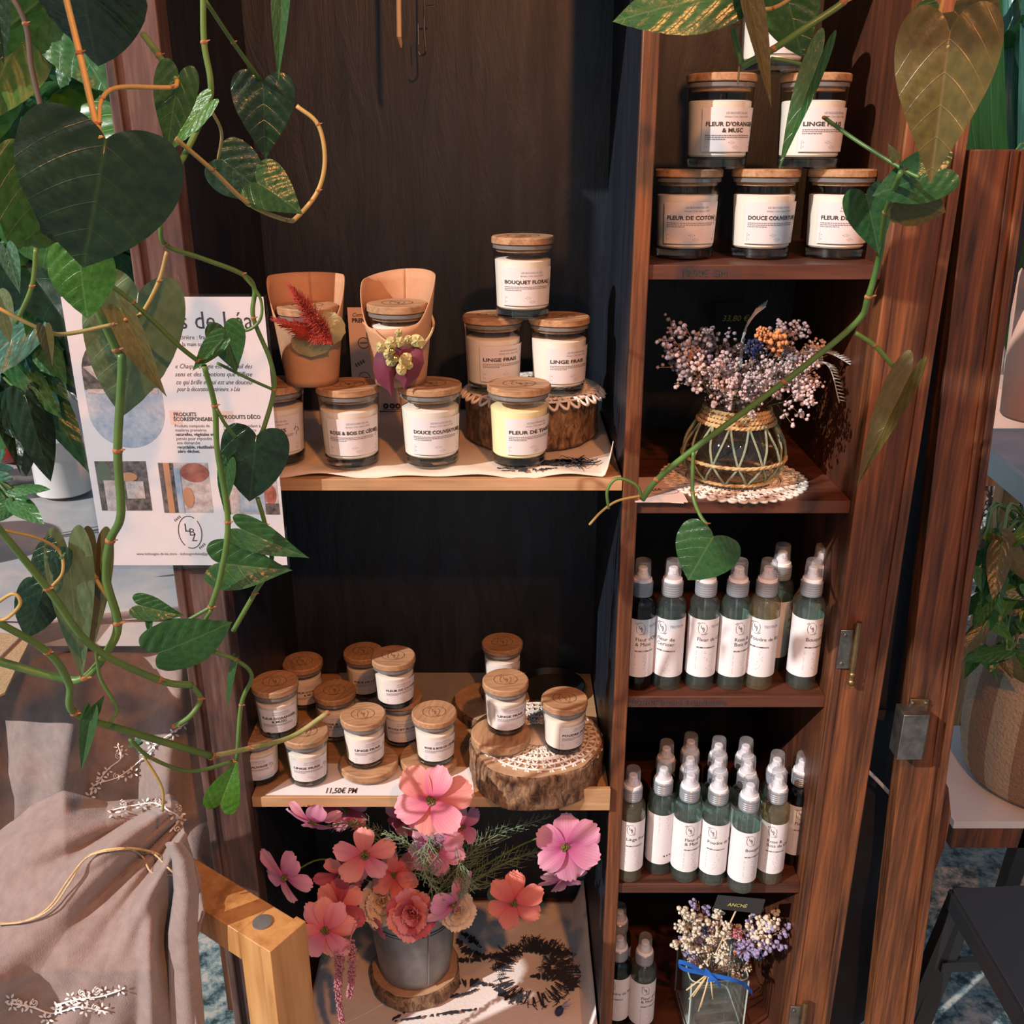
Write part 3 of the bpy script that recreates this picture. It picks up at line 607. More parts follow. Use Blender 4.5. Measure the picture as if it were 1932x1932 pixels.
def candle(K, x, y, z, title, label, group, rot=18, wax='wax', tw=0, cat='candle'):
    big = K is BIG; kn = 'B' if big else 'S'; half = 57 if big else 54
    t = thing('scented_candle', label, cat, (x, y, z), radians(tw), group)
    va = atan2(x, y)   # the label is turned partly towards the viewer's side
    R = Matrix.Rotation(radians(rot), 4, 'Z')
    part('glass_jar', kn+'glass', g_glass(K), ['jar_glass', 'thick_glass'], t)
    w = part('wax', kn+'wax'+wax, g_wax(K), wax, t); part('wick', kn+'wick', g_wick(K), 'jute', w)
    l = part('wooden_lid', kn+'lid', g_lid(K), 'lid_wood', t, M=Matrix.Rotation(radians(random.uniform(0, 360)), 4, 'Z'))
    part('seal', kn+'seal', g_seal(K), 'seal_glass', l)
    e = part('engraving', kn+'engr', g_engr(K), 'engraved', l, sharp=0); e.rotation_euler.z = -l.rotation_euler.z+radians(tw*0)
    if title is not None:
        lb = part('paper_label', kn+'label', g_label(K, half), 'label_paper', t, M=R)
        part('lettering', kn+'let'+title, g_letter(K, half, title), ['ink', 'faint_ink'], lb, sharp=0)
    return t
GB1 = 'large candles on the upper left shelf'; GR = 'large candles in the top right compartment'; GS = 'small candles on the lower left shelf'
def cpx(px, Y, z): return XP(px, Y, z), Y, z
zA = ZA+.007
candle(BIG, *cpx(526, 1.262, zA), 'LINGE FRAIS', 'large candle half hidden by the printed sign, leftmost on the upper left shelf', GB1, 8)
candle(BIG, *cpx(665, 1.252, zA), 'ROSE & BOIS DE CÈDRE', 'large lidded candle labelled Rose and Bois de Cèdre, below the kraft cups', GB1)
candle(BIG, *cpx(815, 1.256, zA), 'DOUCE COUVERTURE', 'large lidded candle labelled Douce Couverture on the upper left shelf', GB1, 20)
candle(BIG, *cpx(979, 1.255, zA), 'FLEUR DE TIARÉ', 'large yellow candle labelled Fleur de Tiaré before the lace-topped log', GB1, 30, 'wax_yellow')
zs = HC-.329+.002
candle(BIG, *cpx(931, 1.365, zs), 'LINGE FRAIS', 'large candle labelled Linge Frais, left one on the lace-topped log', GB1, 30)
candle(BIG, *cpx(1053, 1.352, zs), 'LINGE FRAIS', 'large candle labelled Linge Frais, right one on the lace-topped log', GB1, 30)
candle(BIG, *cpx(986, 1.345, zs+.1082), 'BOUQUET FLORAL', 'large candle labelled Bouquet Floral, topmost on the log pyramid', GB1, 12)
candle(BIG, *cpx(1290, 1.285, Z1), 'FLEUR DE COTON', 'large candle labelled Fleur de Coton beside the divider, left of the bottom row', GR, 4)
candle(BIG, *cpx(1432, 1.285, Z1), 'DOUCE COUVERTURE', 'large candle labelled Douce Couverture, middle of the bottom row at top right', GR, 10)
candle(BIG, *cpx(1572, 1.285, Z1), 'FLEUR DE COTON', 'large candle labelled Fleur de Coton partly behind a heart leaf, right of the bottom row', GR, 2)
candle(BIG, *cpx(1350, 1.285, Z1+.1082), "FLEUR D'ORANGER|& MUSC", 'large candle labelled Fleur d\'Oranger and Musc, left of the middle row at top right', GR, 16)
candle(BIG, *cpx(1522, 1.285, Z1+.1082), 'LINGE FRAIS', 'large candle behind a narrow hanging leaf, right of the middle row at top right', GR, 20)
candle(BIG, *cpx(1452, 1.285, Z1+.2164), 'POUDRE DE RIZ', 'large candle at the picture\'s top edge, topmost in the right compartment', GR, 10)
zB = ZB+.002
candle(SML, *cpx(577, 1.455, zB), "FLEUR D'ORANGER|& MUSC", 'small candle in the back row of the lower shelf, nearest the left post', GS, 30)
candle(SML, *cpx(690, 1.49, zB), 'FLEUR DE COTON', 'small candle in the back row, behind and left of the stacked Fleur de Coton', GS, 22)
candle(SML, *cpx(760, 1.345, zB), 'BOUQUET FLORAL', 'small candle labelled Bouquet Floral, shaded beneath another candle', GS, 10)
candle(SML, *cpx(746, 1.325, zB+.083), 'FLEUR DE COTON', 'small sunlit candle labelled Fleur de Coton, stacked on another candle', GS, 30)
candle(SML, *cpx(492, 1.245, zB), 'MÛRE SAUVAGE', 'small candle in the front left corner of the lower shelf, under another candle', GS, 4)
candle(SML, *cpx(584, 1.242, zB), 'LINGE FRAIS', 'small candle labelled Linge Frais with green vine tip over its lid, front row', GS, 18)
candle(SML, *cpx(527, 1.247, zB+.083), "FLEUR D'ORANGER|& MUSC", 'small candle stacked on two others at the left of the lower shelf', GS, 18)
candle(SML, *cpx(637, 1.36, zB), 'ROSE & BOIS|DE CÈDRE', 'small dark shaded candle wedged behind two front row candles', GS, 10)
def wdisc(px, Y, z, lab, r=.047):
    mb = MB().lathe([(r-.0015, 0), (r, .001), (r, .0105), (r-.002, .012)], seg=48)
    x = XP(px, Y, z); t = thing('wooden_lid_stand', lab, 'stand', (x, Y, z+.0055), 0, 'spare wooden lids used as stands')
    part('lid_disc', 'wdisc', lambda m: m.lathe([(.0435, 0), (.045, .001), (.045, .0105), (.043, .012)], seg=48), 'lid_wood', t, M=Matrix.Rotation(random.random()*6, 4, 'Z'))
    part('glass_ring', 'wring', lambda m: m.lathe([(.039, -.0055), (.0405, -.0045), (.0405, -.0002), (.039, 0)], seg=40), 'seal_glass', t)
    return x
wdisc(697, 1.262, zB, 'round wooden lid under the front row Linge Frais candle')
candle(SML, *cpx(690, 1.262, zB+.0177), 'LINGE FRAIS', 'small candle labelled Linge Frais on a wooden lid, middle of the front row', GS, 28)
wdisc(810, 1.275, zB, 'round wooden lid under the candle behind the salmon flower')
candle(SML, *cpx(822, 1.268, zB+.0177), 'ROSE & BOIS DE CÈDRE', 'small candle labelled Rose and Bois de Cèdre on a wooden lid, behind salmon flower', GS, 22)
zT = ZB+.062
wdisc(945, 1.245, zT+.002, 'round wooden lid lying on the lace doily of the front log slice')
candle(SML, *cpx(954, 1.258, zT+.0197), 'LINGE FRAIS', 'small candle labelled Linge Frais raised on a wooden lid above the lace doily', GS, 25)
candle(SML, *cpx(1063, 1.235, zT+.002), 'POUDRE DE RIZ', 'small candle labelled Poudre de Riz, right one on the front log slice', GS, 40)
candle(SML, *cpx(948, 1.445, ZB+.044), 'FLEUR DE TIARÉ', 'small candle at the back on a small log, behind the raised Linge Frais', GS, 15)
# ---------------------------------------------------------------- spray bottles
def bottle_body(mb):
    R = .0215
    mb.open_lathe([(.002, .0005), (R-.004, 0), (R-.001, .002), (R, .006), (R, .132), (R-.001, .138), (R-.004, .143), (.0128, .1465), (.0125, .152)], seg=36)
def g_liq(mb): mb.open_lathe([(.0185, .007), (.0195, .010), (.0195, .128), (.004, .1285)], seg=28)
def g_collar(mb):
    pr = [(.0150, .147)]
    for i in range(4): z = .151+i*.0035; pr += [(.0155, z), (.0150, z+.0006), (.0150, z+.0012), (.0155, z+.0018)]
    pr += [(.0155, .1665), (.014, .168)]; mb.lathe(pr, seg=32)
def g_pump(mb):
    mb.lathe([(.0140, .168), (.0135, .1715), (.0085, .1745), (.0078, .179), (.0068, .180), (.0068, .1865), (.0055, .188)], seg=24)
    mb.box(-.0022, .0022, -.0088, -.006, .1805, .185)
def g_cap(mb): mb.open_lathe([(.0122, .1705), (.0120, .172), (.0112, .1965), (.0102, .1988), (.001, .199)], seg=28)
def g_dip(mb): mb.tube([(0, 0, .147), (.002, .001, .09), (.008, .004, .03), (.013, .006, .008)], .0012, 6, smooth=4)
def g_blab(mb): mb.grid(lambda u, v: (.0219*sin(radians((u*2-1)*125)), -.0219*cos(radians((u*2-1)*125)), .024+.092*v), 40, 1)
def g_blet(title, tester, back=False):
    def f(mb):
        a = Art(); x = -.009 if not back else -.006
        if not back:
            logo(a, -.002, .078, .019); ls = title.split('|')
            for i, l in enumerate(ls): a.text(l, x, .058-i*.0078, .0080)
            y = .047-(len(ls)-1)*.006; a.text('BRUME D’AMBIANCE', x, y, .0030, off=.02); yy = y-.006
        else:
            yy = .088; a.rect(.004, .006, .014, .017); a.rect(.009, .011, .014, .017); a.rect(.014, .016, .014, .017)
        if tester: a.text('TESTEUR', .009, .079, .0055, mi=1)
        rn = random.Random(hash_(title)); k = 0
        while yy > .006+(.018 if back else 0) and k < 14:
            if k % 5 != 3: a.rect(x, x+rn.uniform(.013, .022), yy, yy+.0007, 1)
            yy -= .0024; k += 1
        a.onto(mb, lambda X, y: (.0223*sin(X/.0219), -.0223*cos(X/.0219), .024+y))
    return f
def hash_(s): return sum(ord(c)*(i+1) for i, c in enumerate(s))
def bottle(px, ytop, zs_, title, label, group, tester=False, rot=0, kind='bottle_glass', Y=None, back=False):
    d = HC-(zs_+.199)
    if Y is None: Y = d/tan(TH+math.atan((ytop-966)/FP))
    x = XP(px, Y, zs_+.10); t = thing('spray_bottle', label, 'bottle', (x, Y, zs_), 0, group)
    b = part('bottle_body', 'bb'+kind, bottle_body, kind, t); part('liquid', 'liq'+kind, g_liq, kind, b); part('dip_tube', 'dip', g_dip, 'spray_cap', b)
    part('collar', 'col', g_collar, 'collar_grey', t); part('pump', 'pmp', g_pump, 'pump_white', t); part('overcap', 'cap', g_cap, 'spray_cap', t)
    l = part('paper_label', 'blab', g_blab, 'bottle_paper', t, M=Matrix.Rotation(radians(rot), 4, 'Z'))
    part('lettering', 'bl'+title+str(tester)+str(back), g_blet(title, tester, back), ['ink', 'faint_ink'], l, sharp=0)
    return t
G3 = 'spray bottles on the middle right shelf'; G4 = 'spray bottles on the lower right shelf'; G5 = 'spray bottles at the bottom right'
FO, FCE, FC, RB, PR, BF = "Fleur d'Oranger|& Musc", 'Fleur de|Cerisier', 'Fleur de Coton', 'Rose &|Bois de Cèdre', 'Poudre de Riz', 'Bouquet floral'
for a in ((1208, 1068, FO, 'spray bottle in warm light against the divider, leftmost on the middle right shelf', 0, 'dark_bottle_glass'),
          (1264, 1064, FCE, 'spray tester bottle second from the divider, its cap touching the hanging leaf', -34, 'bottle_glass'),
          (1327, 1064, FC, 'spray tester bottle labelled Fleur de Coton, cap hidden by the round hanging leaf', -8, 'bottle_glass'),
          (1386, 1064, RB, 'spray bottle labelled Rose and Bois de Cèdre on the middle right shelf', 14, 'bottle_glass'),
          (1440, 1068, PR, 'spray tester bottle labelled Poudre de Riz on the middle right shelf', -36, 'bottle_glass_amber'),
          (1523, 1067, BF, 'spray bottle labelled Bouquet floral, standing alone nearest the right post', 6, 'bottle_glass')):
    bottle(a[0], a[1], Z3, a[2], a[3], G3, a[2] != RB, a[4], a[5], Y=1.236)
bottle(1466, 1035, Z3, FC, 'spray bottle behind the Poudre de Riz tester, taller-looking cap above it', G3, rot=60, Y=1.292)
bottle(1540, 1043, Z3, FO, 'spray bottle hidden directly behind the Bouquet floral bottle by the post', G3, rot=60, kind='dark_bottle_glass', Y=1.288)
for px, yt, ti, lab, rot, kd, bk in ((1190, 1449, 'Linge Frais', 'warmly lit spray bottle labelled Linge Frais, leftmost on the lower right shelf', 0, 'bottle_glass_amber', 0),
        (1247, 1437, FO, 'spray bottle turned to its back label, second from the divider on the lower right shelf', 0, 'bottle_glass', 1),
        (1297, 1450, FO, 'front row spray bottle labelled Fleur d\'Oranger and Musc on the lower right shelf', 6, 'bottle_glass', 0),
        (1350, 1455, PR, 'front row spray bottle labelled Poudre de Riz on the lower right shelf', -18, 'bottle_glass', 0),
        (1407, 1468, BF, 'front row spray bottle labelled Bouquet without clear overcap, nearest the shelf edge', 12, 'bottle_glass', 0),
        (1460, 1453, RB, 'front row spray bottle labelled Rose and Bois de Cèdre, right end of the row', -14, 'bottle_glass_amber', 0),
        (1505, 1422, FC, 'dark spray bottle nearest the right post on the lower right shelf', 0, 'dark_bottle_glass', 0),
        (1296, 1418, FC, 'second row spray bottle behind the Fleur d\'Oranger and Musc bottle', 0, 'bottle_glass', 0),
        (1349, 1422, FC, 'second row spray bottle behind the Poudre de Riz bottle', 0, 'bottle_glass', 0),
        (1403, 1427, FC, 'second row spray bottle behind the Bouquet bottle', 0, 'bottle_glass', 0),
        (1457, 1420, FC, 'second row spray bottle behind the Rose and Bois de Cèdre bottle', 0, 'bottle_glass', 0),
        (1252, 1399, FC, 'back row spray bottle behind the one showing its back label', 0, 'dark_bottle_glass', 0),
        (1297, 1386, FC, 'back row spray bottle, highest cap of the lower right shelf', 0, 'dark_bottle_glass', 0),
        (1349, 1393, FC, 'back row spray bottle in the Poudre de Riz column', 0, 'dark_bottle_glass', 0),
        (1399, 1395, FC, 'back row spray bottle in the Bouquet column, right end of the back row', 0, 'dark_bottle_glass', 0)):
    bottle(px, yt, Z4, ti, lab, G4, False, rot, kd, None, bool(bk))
bottle(1213, 1766, Z0, FO, 'spray bottle with white label and green liquid at the bottom right, in sunlight', G5, rot=10)
bottle(1166, 1740, Z0, PR, 'spray bottle in warm shade at the divider on the bottom level', G5, rot=-30, kind='dark_bottle_glass', Y=1.265)
bottle(1166, 1692, Z0, PR, 'spray bottle farthest back at the divider on the bottom level', G5, rot=-30, kind='dark_bottle_glass', Y=1.325)
# ---------------------------------------------------------------- log slices, doilies, cups, cards
def log_slice(name, label, c, r, h, cat='log slice', sd=1, sq=1.0):
    t = thing(name, label, cat, c); rn = random.Random(sd); ph = [rn.random()*6 for _ in range(4)]
    def wob(a, z): return 1+.022*sin(3*a+ph[0])+.015*sin(5*a+ph[1])+.010*sin(9*a+ph[2]+z*40)+.006*sin(17*a+ph[3]+z*90)
    MB().lathe([(r*.97, 0), (r, .004), (r*.99, h*.4), (r, h*.75), (r*.985, h-.003), (r*.955, h-.001)], seg=96, wob=wob).build('bark', 'bark', t)
    MB().lathe([(r*.958, h-.004), (r*.958, h)], seg=96, wob=wob).build('cut_face', 'slice_face', t)
    a = Art()
    for k in range(5): a.ring(0, 0, r*(.16+.16*k), r*(.15+.16*k), r*.008, n=50)
    mb = MB(); a.onto(mb, lambda x, y: (x, y, h+.0003)); mb.build('growth_rings', 'lid_wood', t, sharp=0); return t
def doily(label, c, r, hole=.0, drop=None, nsc=18, sd=1):
    """openwork disc: rings, spokes and scalloped edge, thin cord"""
    mb = MB(); w = r*.018
    def P(rr, a):
        z = .0012
        if drop and rr > drop: z -= min(.02, (rr-drop)*.8)
        return (c[0]+rr*cos(a), c[1]+rr*sin(a), c[2]+z)
    k = [.0, .0]
    mb.lathe([(r*.30, .0004), (r*.30, .0014)], c, 40)
    for f in (.38, .5, .62, .66, .78, .9): mb.tube([P(r*f, 2*pi*i/64) for i in range(65)], w, 5, cap=False)
    n = 40
    for i in range(n):
        a = 2*pi*i/n; b = a+2*pi/n*.5
        for f0, f1 in ((.30, .38), (.38, .5), (.5, .62), (.66, .78), (.78, .9)): mb.tube([P(r*f0, a if i % 2 else b), P(r*f1, b)], w*.9, 4); mb.tube([P(r*f1, b), P(r*f0, a+2*pi/n)], w*.9, 4)
    m = nsc*2
    for i in range(m):
        a0 = 2*pi*i/m; mb.tube([P(r*(.9+.1*sin(pi*j/6)), a0+2*pi/m*j/6) for j in range(7)], w*1.2, 5)
    o = mb.build('lace_doily', 'lace', None, sharp=0); return tag(o, label, 'doily', None)
cx_ = XP(1000, 1.4, HC-.35)
log_slice('log_slice', 'thick barked log slice on the upper left shelf carrying two candles and lace', (cx_, 1.392, ZA+.0075), .098, .0685, sd=4)
doily('white lace doily draped over the log slice on the upper shelf', (cx_+.004, 1.39, HC-.329), .106, drop=.094)
cx_ = XP(1010, 1.26, ZB+.04)
log_slice('log_slice', 'wide sunlit log slice overhanging the front of the lower candle shelf', (cx_, 1.263, ZB+.001), .104, .059, sd=8)
doily('white lace doily spread on the log slice of the lower shelf', (cx_+.004, 1.268, ZB+.0605), .1, drop=.09, nsc=16)
cx_ = XP(935, 1.44, ZB)
log_slice('log_slice', 'small flat log slice at the back of the lower shelf', (cx_-.005, 1.432, ZB+.001), .066, .021, sd=2)
log_slice('log_piece', 'short round log piece under the rearmost small candle', (XP(948, 1.445, ZB+.03), 1.445, ZB+.0222), .036, .0215, 'log', 5)
cx_ = XP(1285+98, 1.29, Z2)
doily('beige crochet doily under the dried flower vase', (cx_, 1.292, Z2), .102, nsc=22)
# bowl, papers on the lower shelf
o = MB().lathe([(.035, 0), (.052, .004), (.060, .014), (.0585, .015), (.050, .006), (.03, .004)], (XP(1040, 1.50, ZB+.01), 1.495, ZB+.001), 48).build('dark_bowl', 'dark_bowl'); tag(o, 'shallow black dish at the back right of the lower candle shelf', 'bowl')
def sheet(pts, z, name, mat, label, cat='paper', zt=.0006):
    v = [WZ(x, y, z) for x, y in pts]; n = len(v)
    mb = MB(); vs = [tuple(p) for p in v]+[(p.x, p.y, p.z+zt) for p in v]
    mb.add(vs, [tuple(range(n-1, -1, -1)), tuple(range(n, 2*n))]+[(i, (i+1) % n, n+(i+1) % n, n+i) for i in range(n)])
    o = mb.build(name, mat); return tag(o, label, cat)
o = sheet(((500, 1500), (895, 1502), (890, 1448), (590, 1440)), ZB+.0002, 'price_paper', 'paper_white', 'white paper strip with a printed price at the front edge of the lower candle shelf')
p0 = WZ(612, 1497, ZB+.001); p1 = WZ(672, 1497, ZB+.001); a = Art(); a.text('11,50€ PM', 0, 0, .0115, width=p1.x-p0.x, off=.01)
mb = MB(); a.onto(mb, lambda x, y: (p0.x+x, p0.y+y*1.6, p0.z+.0006)); mb.build('price_lettering', 'ink', o, sharp=0)
o = sheet(((640, 1263), (800, 1266), (1090, 1268), (1092, 1300), (860, 1345), (640, 1330)), ZB+.0001, 'liner_paper', 'paper_grey', 'grey-brown liner paper at the back of the lower candle shelf')
# kraft cups with a candle inside and dried flowers outside
cup_st = []
def kraft_cup(px, Y, z, label, kind, rz):
    x = XP(px, Y, z+.06); t = thing('kraft_cup', label, 'gift cup', (x, Y, z), radians(rz), 'kraft gift cups with dried flowers')
    H = .137; rb, rt = .0335, .050
    def top(a):  # a=0 at the front
        c = cos(a); k = max(0, min(1, (1-c)/2)); k = k**.8
        f = 0 if k < .22 else min(1, (k-.22)/.5); f = f*f*(3-2*f)
        return .083+(.137-.083)*f if kind == 0 else (.086+.010*sin(a*1.0-1.2))+(.137-.091)*f
    def fn(u, v):
        a = 2*pi*u+pi; z_ = top(a)*v; r = rb+(rt-rb)*z_/H; return (r*sin(a), -r*cos(a), z_)
    mb = MB(); mb.grid(fn, 72, 10); body = mb.build('cup_sleeve', 'kraft', t, solid=.0012)
    MB().lathe([(rb-.001, .0015), (rb-.001, .003)], seg=40).build('cup_base', 'kraft', t)
    return t, x
def smallcan(x, Y, z, lab):
    candle(dict(H=.088, rb=.0305, rt=.0375, hl=.076, lid=.0395, lt=.010, w0=.011, w1=.061, l0=.02, l1=.05), x, Y, z, None, lab, 'candles inside the kraft cups')
CACHE.pop('Sglass', None); CACHE.clear()
def vface(px, py, Y): return W(px, py, Y)
zc = ZA+.007+.1085
t, x = kraft_cup(584, 1.262, zc, 'kraft paper cup with red dried grass and grey-green dried petals', 0, 6)
smallcan(x, 1.262, zc+.013, 'lidded candle inside the kraft cup with red dried grass')
CACHE.clear()
def inv(o): return Matrix.Translation(o.location).to_4x4() @ Matrix.Rotation(o.rotation_euler.z, 4, 'Z')
def on_child(mb, name, mat, par, sharp=35, **k): return mb.build(name, mat, par, sharp=sharp, M=inv(par).inverted(), **k)
def disc(cx, cy, rx, ry, Y, n=28, cup=.004, rot=0, ed=.04, sd=3):
    rn = random.Random(sd); mb = MB(); vs = [tuple(W(cx, cy, Y-.001))]; fs = []
    for k in (1, 2, 3):
        for i in range(n):
            a = 2*pi*i/n; q = (1+ed*rn.uniform(-1, 1)) if k == 3 else 1; x = rx*k/3*q*cos(a); y = ry*k/3*q*sin(a)
            X = cx+x*cos(rot)-y*sin(rot); YY = cy+x*sin(rot)+y*cos(rot)
            vs.append(tuple(W(X, YY, Y+cup*(k/3)**2+.0012*sin(a*5+k))))
    for i in range(n): fs.append((0, 1+(i+1) % n, 1+i))
    for k in (0, 1):
        for i in range(n): j = (i+1) % n; fs.append((1+k*n+i, 1+k*n+j, 1+(k+1)*n+j, 1+(k+1)*n+i))
    return mb.add(vs, fs)
on_child(disc(588, 643, 39, 30, 1.208, cup=.008), 'dried_petal', 'lunaria', t)
on_child(disc(616, 620, 36, 33, 1.212, cup=.012, sd=8), 'dried_petal', 'lunaria', t)
def grass(P, Y, sd, n=420, mat='red_dried', r=10):
    rn = random.Random(sd); mb = MB(); pts, _ = catmull([W(a, b, Y) for a, b in P], [0]*len(P), 12); mb.tube(pts, .0008, 5)
    for i in range(n):
        k = rn.random(); p = pts[int(k*(len(pts)-1))]; w = (.25+1.0*sin(pi*min(1, k*1.05+.02))) * r/1000
        a = rn.uniform(0, 6.28); d = (pts[-1]-pts[0]).normalized(); q = p+Vector((cos(a), .6*sin(a), sin(a)))*w*.55*rn.uniform(.5, 1)+d*.010
        mb.tube([p, q], [.0007, .0002], 3)
    return mb
on_child(grass(((628, 650), (595, 605), (550, 545)), 1.203, 2, 700, 'red_dried', 24), 'dried_grass', 'red_dried', t, 0)
on_child(grass(((628, 648), (585, 628), (522, 605)), 1.201, 5, 700, 'red_dried', 22), 'dried_grass', 'red_dried', t, 0)
t, x = kraft_cup(752, 1.262, zc, 'kraft paper cup with a burgundy dried leaf, pale florets and gold beads', 1, -8)
smallcan(x, 1.262, zc+.016, 'lidded candle inside the kraft cup with the burgundy leaf')
CACHE.clear()
def petalpts(P, Y, bulge=.006):
    c = Vector((sum(p[0] for p in P)/len(P), sum(p[1] for p in P)/len(P))); mb = MB(); n = len(P); vs = [tuple(W(c.x, c.y, Y-.002))]; fs = []
    for k in (1, 2):
        for p in P: q = c+(Vector(p)-c)*k/2; vs.append(tuple(W(q.x, q.y, Y+bulge*(k/2)**2)))
    for i in range(n): j = (i+1) % n; fs += [(0, 1+i, 1+j), (1+i, 1+n+i, 1+n+j, 1+j)]
    return mb.add(vs, fs)
on_child(petalpts(((768, 655), (742, 648), (716, 655), (705, 675), (704, 700), (712, 722), (733, 738), (739, 750), (744, 735), (742, 715), (755, 690)), 1.208), 'burgundy_leaf', 'burgundy', t)
on_child(petalpts(((752, 690), (762, 660), (785, 652), (798, 662), (800, 685), (790, 710), (768, 730), (762, 736), (758, 722), (745, 712)), 1.204), 'burgundy_leaf', 'burgundy', t)
for i, (a, b, r) in enumerate(((737, 648, 11), (753, 645, 10), (787, 643, 12), (718, 655, 9), (752, 628, 7), (770, 640, 8), (732, 668, 9), (765, 678, 12), (738, 683, 9), (757, 697, 10), (772, 690, 7))):
    on_child(disc(a, b, r, r*1.2, 1.196+.002*(i % 3), 12, .003, i, .05, i), 'floret', 'hydrangea', t)
for a, b in ((740, 662), (747, 676)): p = W(a, b, 1.190); on_child(MB().ball(p, .0045), 'gold_bead', 'gold', t)
mb = MB().tube([W(684, 608, 1.215), W(700, 622, 1.213), W(727, 643, 1.2)], .0007, 6); mb.tube([W(812, 590, 1.262), W(818, 610, 1.255), W(812, 632, 1.225), W(795, 655, 1.203)], .0017, 6, smooth=5); on_child(mb, 'string', 'cord', t)
# standing cards behind the cups
def upright(pts, Y, name, mat, label, cat, art=None, ink='ink', th=.0012, par=None):
    v = [W(x, y, Y) for x, y in pts]; mb = MB(); n = len(v)
    mb.add([tuple(p) for p in v]+[(p.x, p.y+th, p.z) for p in v], [tuple(range(n)), tuple(range(2*n-1, n-1, -1))]+[(i, n+i, n+(i+1) % n, (i+1) % n) for i in range(n)])
    o = mb.build(name, mat, par)
    if label: tag(o, label, cat)
    return o
Yc = 1.53
o = upright(((655, 580), (815, 580), (800, 775), (668, 775)), Yc, 'info_card', 'card_pink', 'pale pink printed card standing behind the kraft cup with the burgundy leaf', 'card')
a = Art(); q = lambda x, y: (W(x, y, Yc-.001).x, W(x, y, Yc-.001).z)
def at2(px, py): return q(px, py)
x0, z0 = q(664, 597); a.text('Comment', x0, z0, .008, shear=.3); x0, z0 = q(664, 608); a.text('PRENDRE SOIN', x0, z0, .009, off=.03)
for px, py in ((686, 647), (688, 712)): X, Z = q(px, py); a.ring(X, Z, .009, .009, .001); a.rect(X-.006, X+.006, Z-.0006, Z+.0006)
X, Z = q(680, 685); a.leafy(X, Z, .009, .5, 4)
for px in (728, 740, 751): X, Z = q(px, 766); a.ring(X, Z, .0045, .0045, .003)
X, Z = q(722, 773); a.rect(X, X+.03, Z, Z+.001)
mb = MB(); a.onto(mb, lambda x, y: (x, Yc-.0011, y)); mb.build('lettering', 'ink', o, sharp=0)
# card on the right shelf
o = sheet(((1200, 902), (1272, 900), (1298, 948), (1198, 948)), Z2+.001, 'business_card', 'card_pink', 'pink business card lying at the shelf edge left of the vase', 'card', .001)
o2 = sheet(((1206, 905), (1275, 906), (1290, 950), (1212, 946)), Z2+.0002, 'business_card', 'card_pink', 'second pink card showing under the top card left of the vase', 'card', .0006)
a = Art(); p = WZ(1250, 927, Z2+.002); a.ring(p.x, p.y, .022, .012, .0008); a.leafy(p.x-.012, p.y+.004, .012, .3, 5); mb = MB(); a.onto(mb, lambda x, y: (x, y, Z2+.0023)); mb.build('print', 'engraved', o, sharp=0)
# ---------------------------------------------------------------- vase with woven net and dried bouquet
vc = Vector((XP(1385, 1.292, Z2+.05), 1.292, Z2+.0035))
vase = thing('glass_vase', 'round smoky glass vase woven with seagrass net, holding dried flowers', 'vase', vc)
VP = [(.046, 0), (.056, .004), (.066, .02), (.0695, .036), (.066, .056), (.054, .078), (.0445, .092), (.042, .100), (.043, .112), (.0445, .120)]
def vr(z):
    for (r0, z0), (r1, z1) in zip(VP, VP[1:]):
        if z <= z1: return r0+(r1-r0)*(z-z0)/(z1-z0)
    return VP[-1][0]
mb = MB(); pts, rr = catmull([Vector((r, 0, z)) for r, z in VP], [0]*len(VP), 5); mb.open_lathe([(.001, .002)]+[(p.x, p.z) for p in pts], seg=56); mb.build('vase_body', 'vase_glass', vase)
MB().tube([(.0445*cos(a*pi/24), .0445*sin(a*pi/24), .120) for a in range(49)], .0013, 8).build('rim', 'vase_glass', vase)
def ropering(z, turns=1, amp=.0009):
    mb = MB()
    for s in (0, pi): mb.tube([((vr(z)+.0022+amp*cos(a*1.3+s))*cos(a*pi/60), (vr(z)+.0022+amp*cos(a*1.3+s))*sin(a*pi/60), z+amp*sin(a*1.3+s)) for a in range(121)], .0015+amp*.5, 6)
    return mb
for z in (.084, .0895, .095, .1005): ropering(z, 1, .0014).build('rope_band', 'seagrass', vase)
ropering(.034).build('rope_band', 'seagrass', vase); ropering(.006).build('rope_band', 'seagrass', vase)
n = 13
for i in range(n):
    for z0, z1, o_ in ((.034, .087, 0), (.006, .034, .5)):
        mb = MB(); a0 = 2*pi*(i+o_)/n
        for s in (-1, 1): mb.tube([((vr(z)+.0018)*cos(a0+s*pi/n*k/8), (vr(z)+.0018)*sin(a0+s*pi/n*k/8), z) for k in range(9) for z in (z0+(z1-z0)*(1-k/8),)], .0016, 6)
        mb.build('net_cord', 'green_cord', vase)
top = vc+Vector((0, 0, .118))
def sprig(kind, sd, L, mat, nb=9, blob=.0034, spread=.45):
    """dried sprig grown along +Z, with clusters of little florets"""
    key = (kind, sd)
    def f(mb):
        rn = random.Random(sd); mb.tube([(0, 0, 0), (.002*rn.uniform(-1, 1), 0, L*.5), (0, 0, L)], [.0008, .0006, .0003], 4)
        for i in range(nb):
            t = .42+.58*i/nb; a = rn.uniform(0, 6.28); l = L*spread*(1.15-t)*rn.uniform(.6, 1.1)+.006; b = Vector((0, 0, L*t)); e = b+Vector((cos(a)*l*.7, sin(a)*l*.7, l*.75)); mb.tube([b, e], [.0005, .0003], 3)
            for j in range(9):
                s = rn.uniform(.35, 1.05); q = b+(e-b)*s+Vector([rn.uniform(-1, 1)*.0045 for _ in range(3)]); rr = blob*rn.uniform(.45, .95)
                mb.ball(q, rr, 5, 3, 1, (1, 1, .8))
    return f
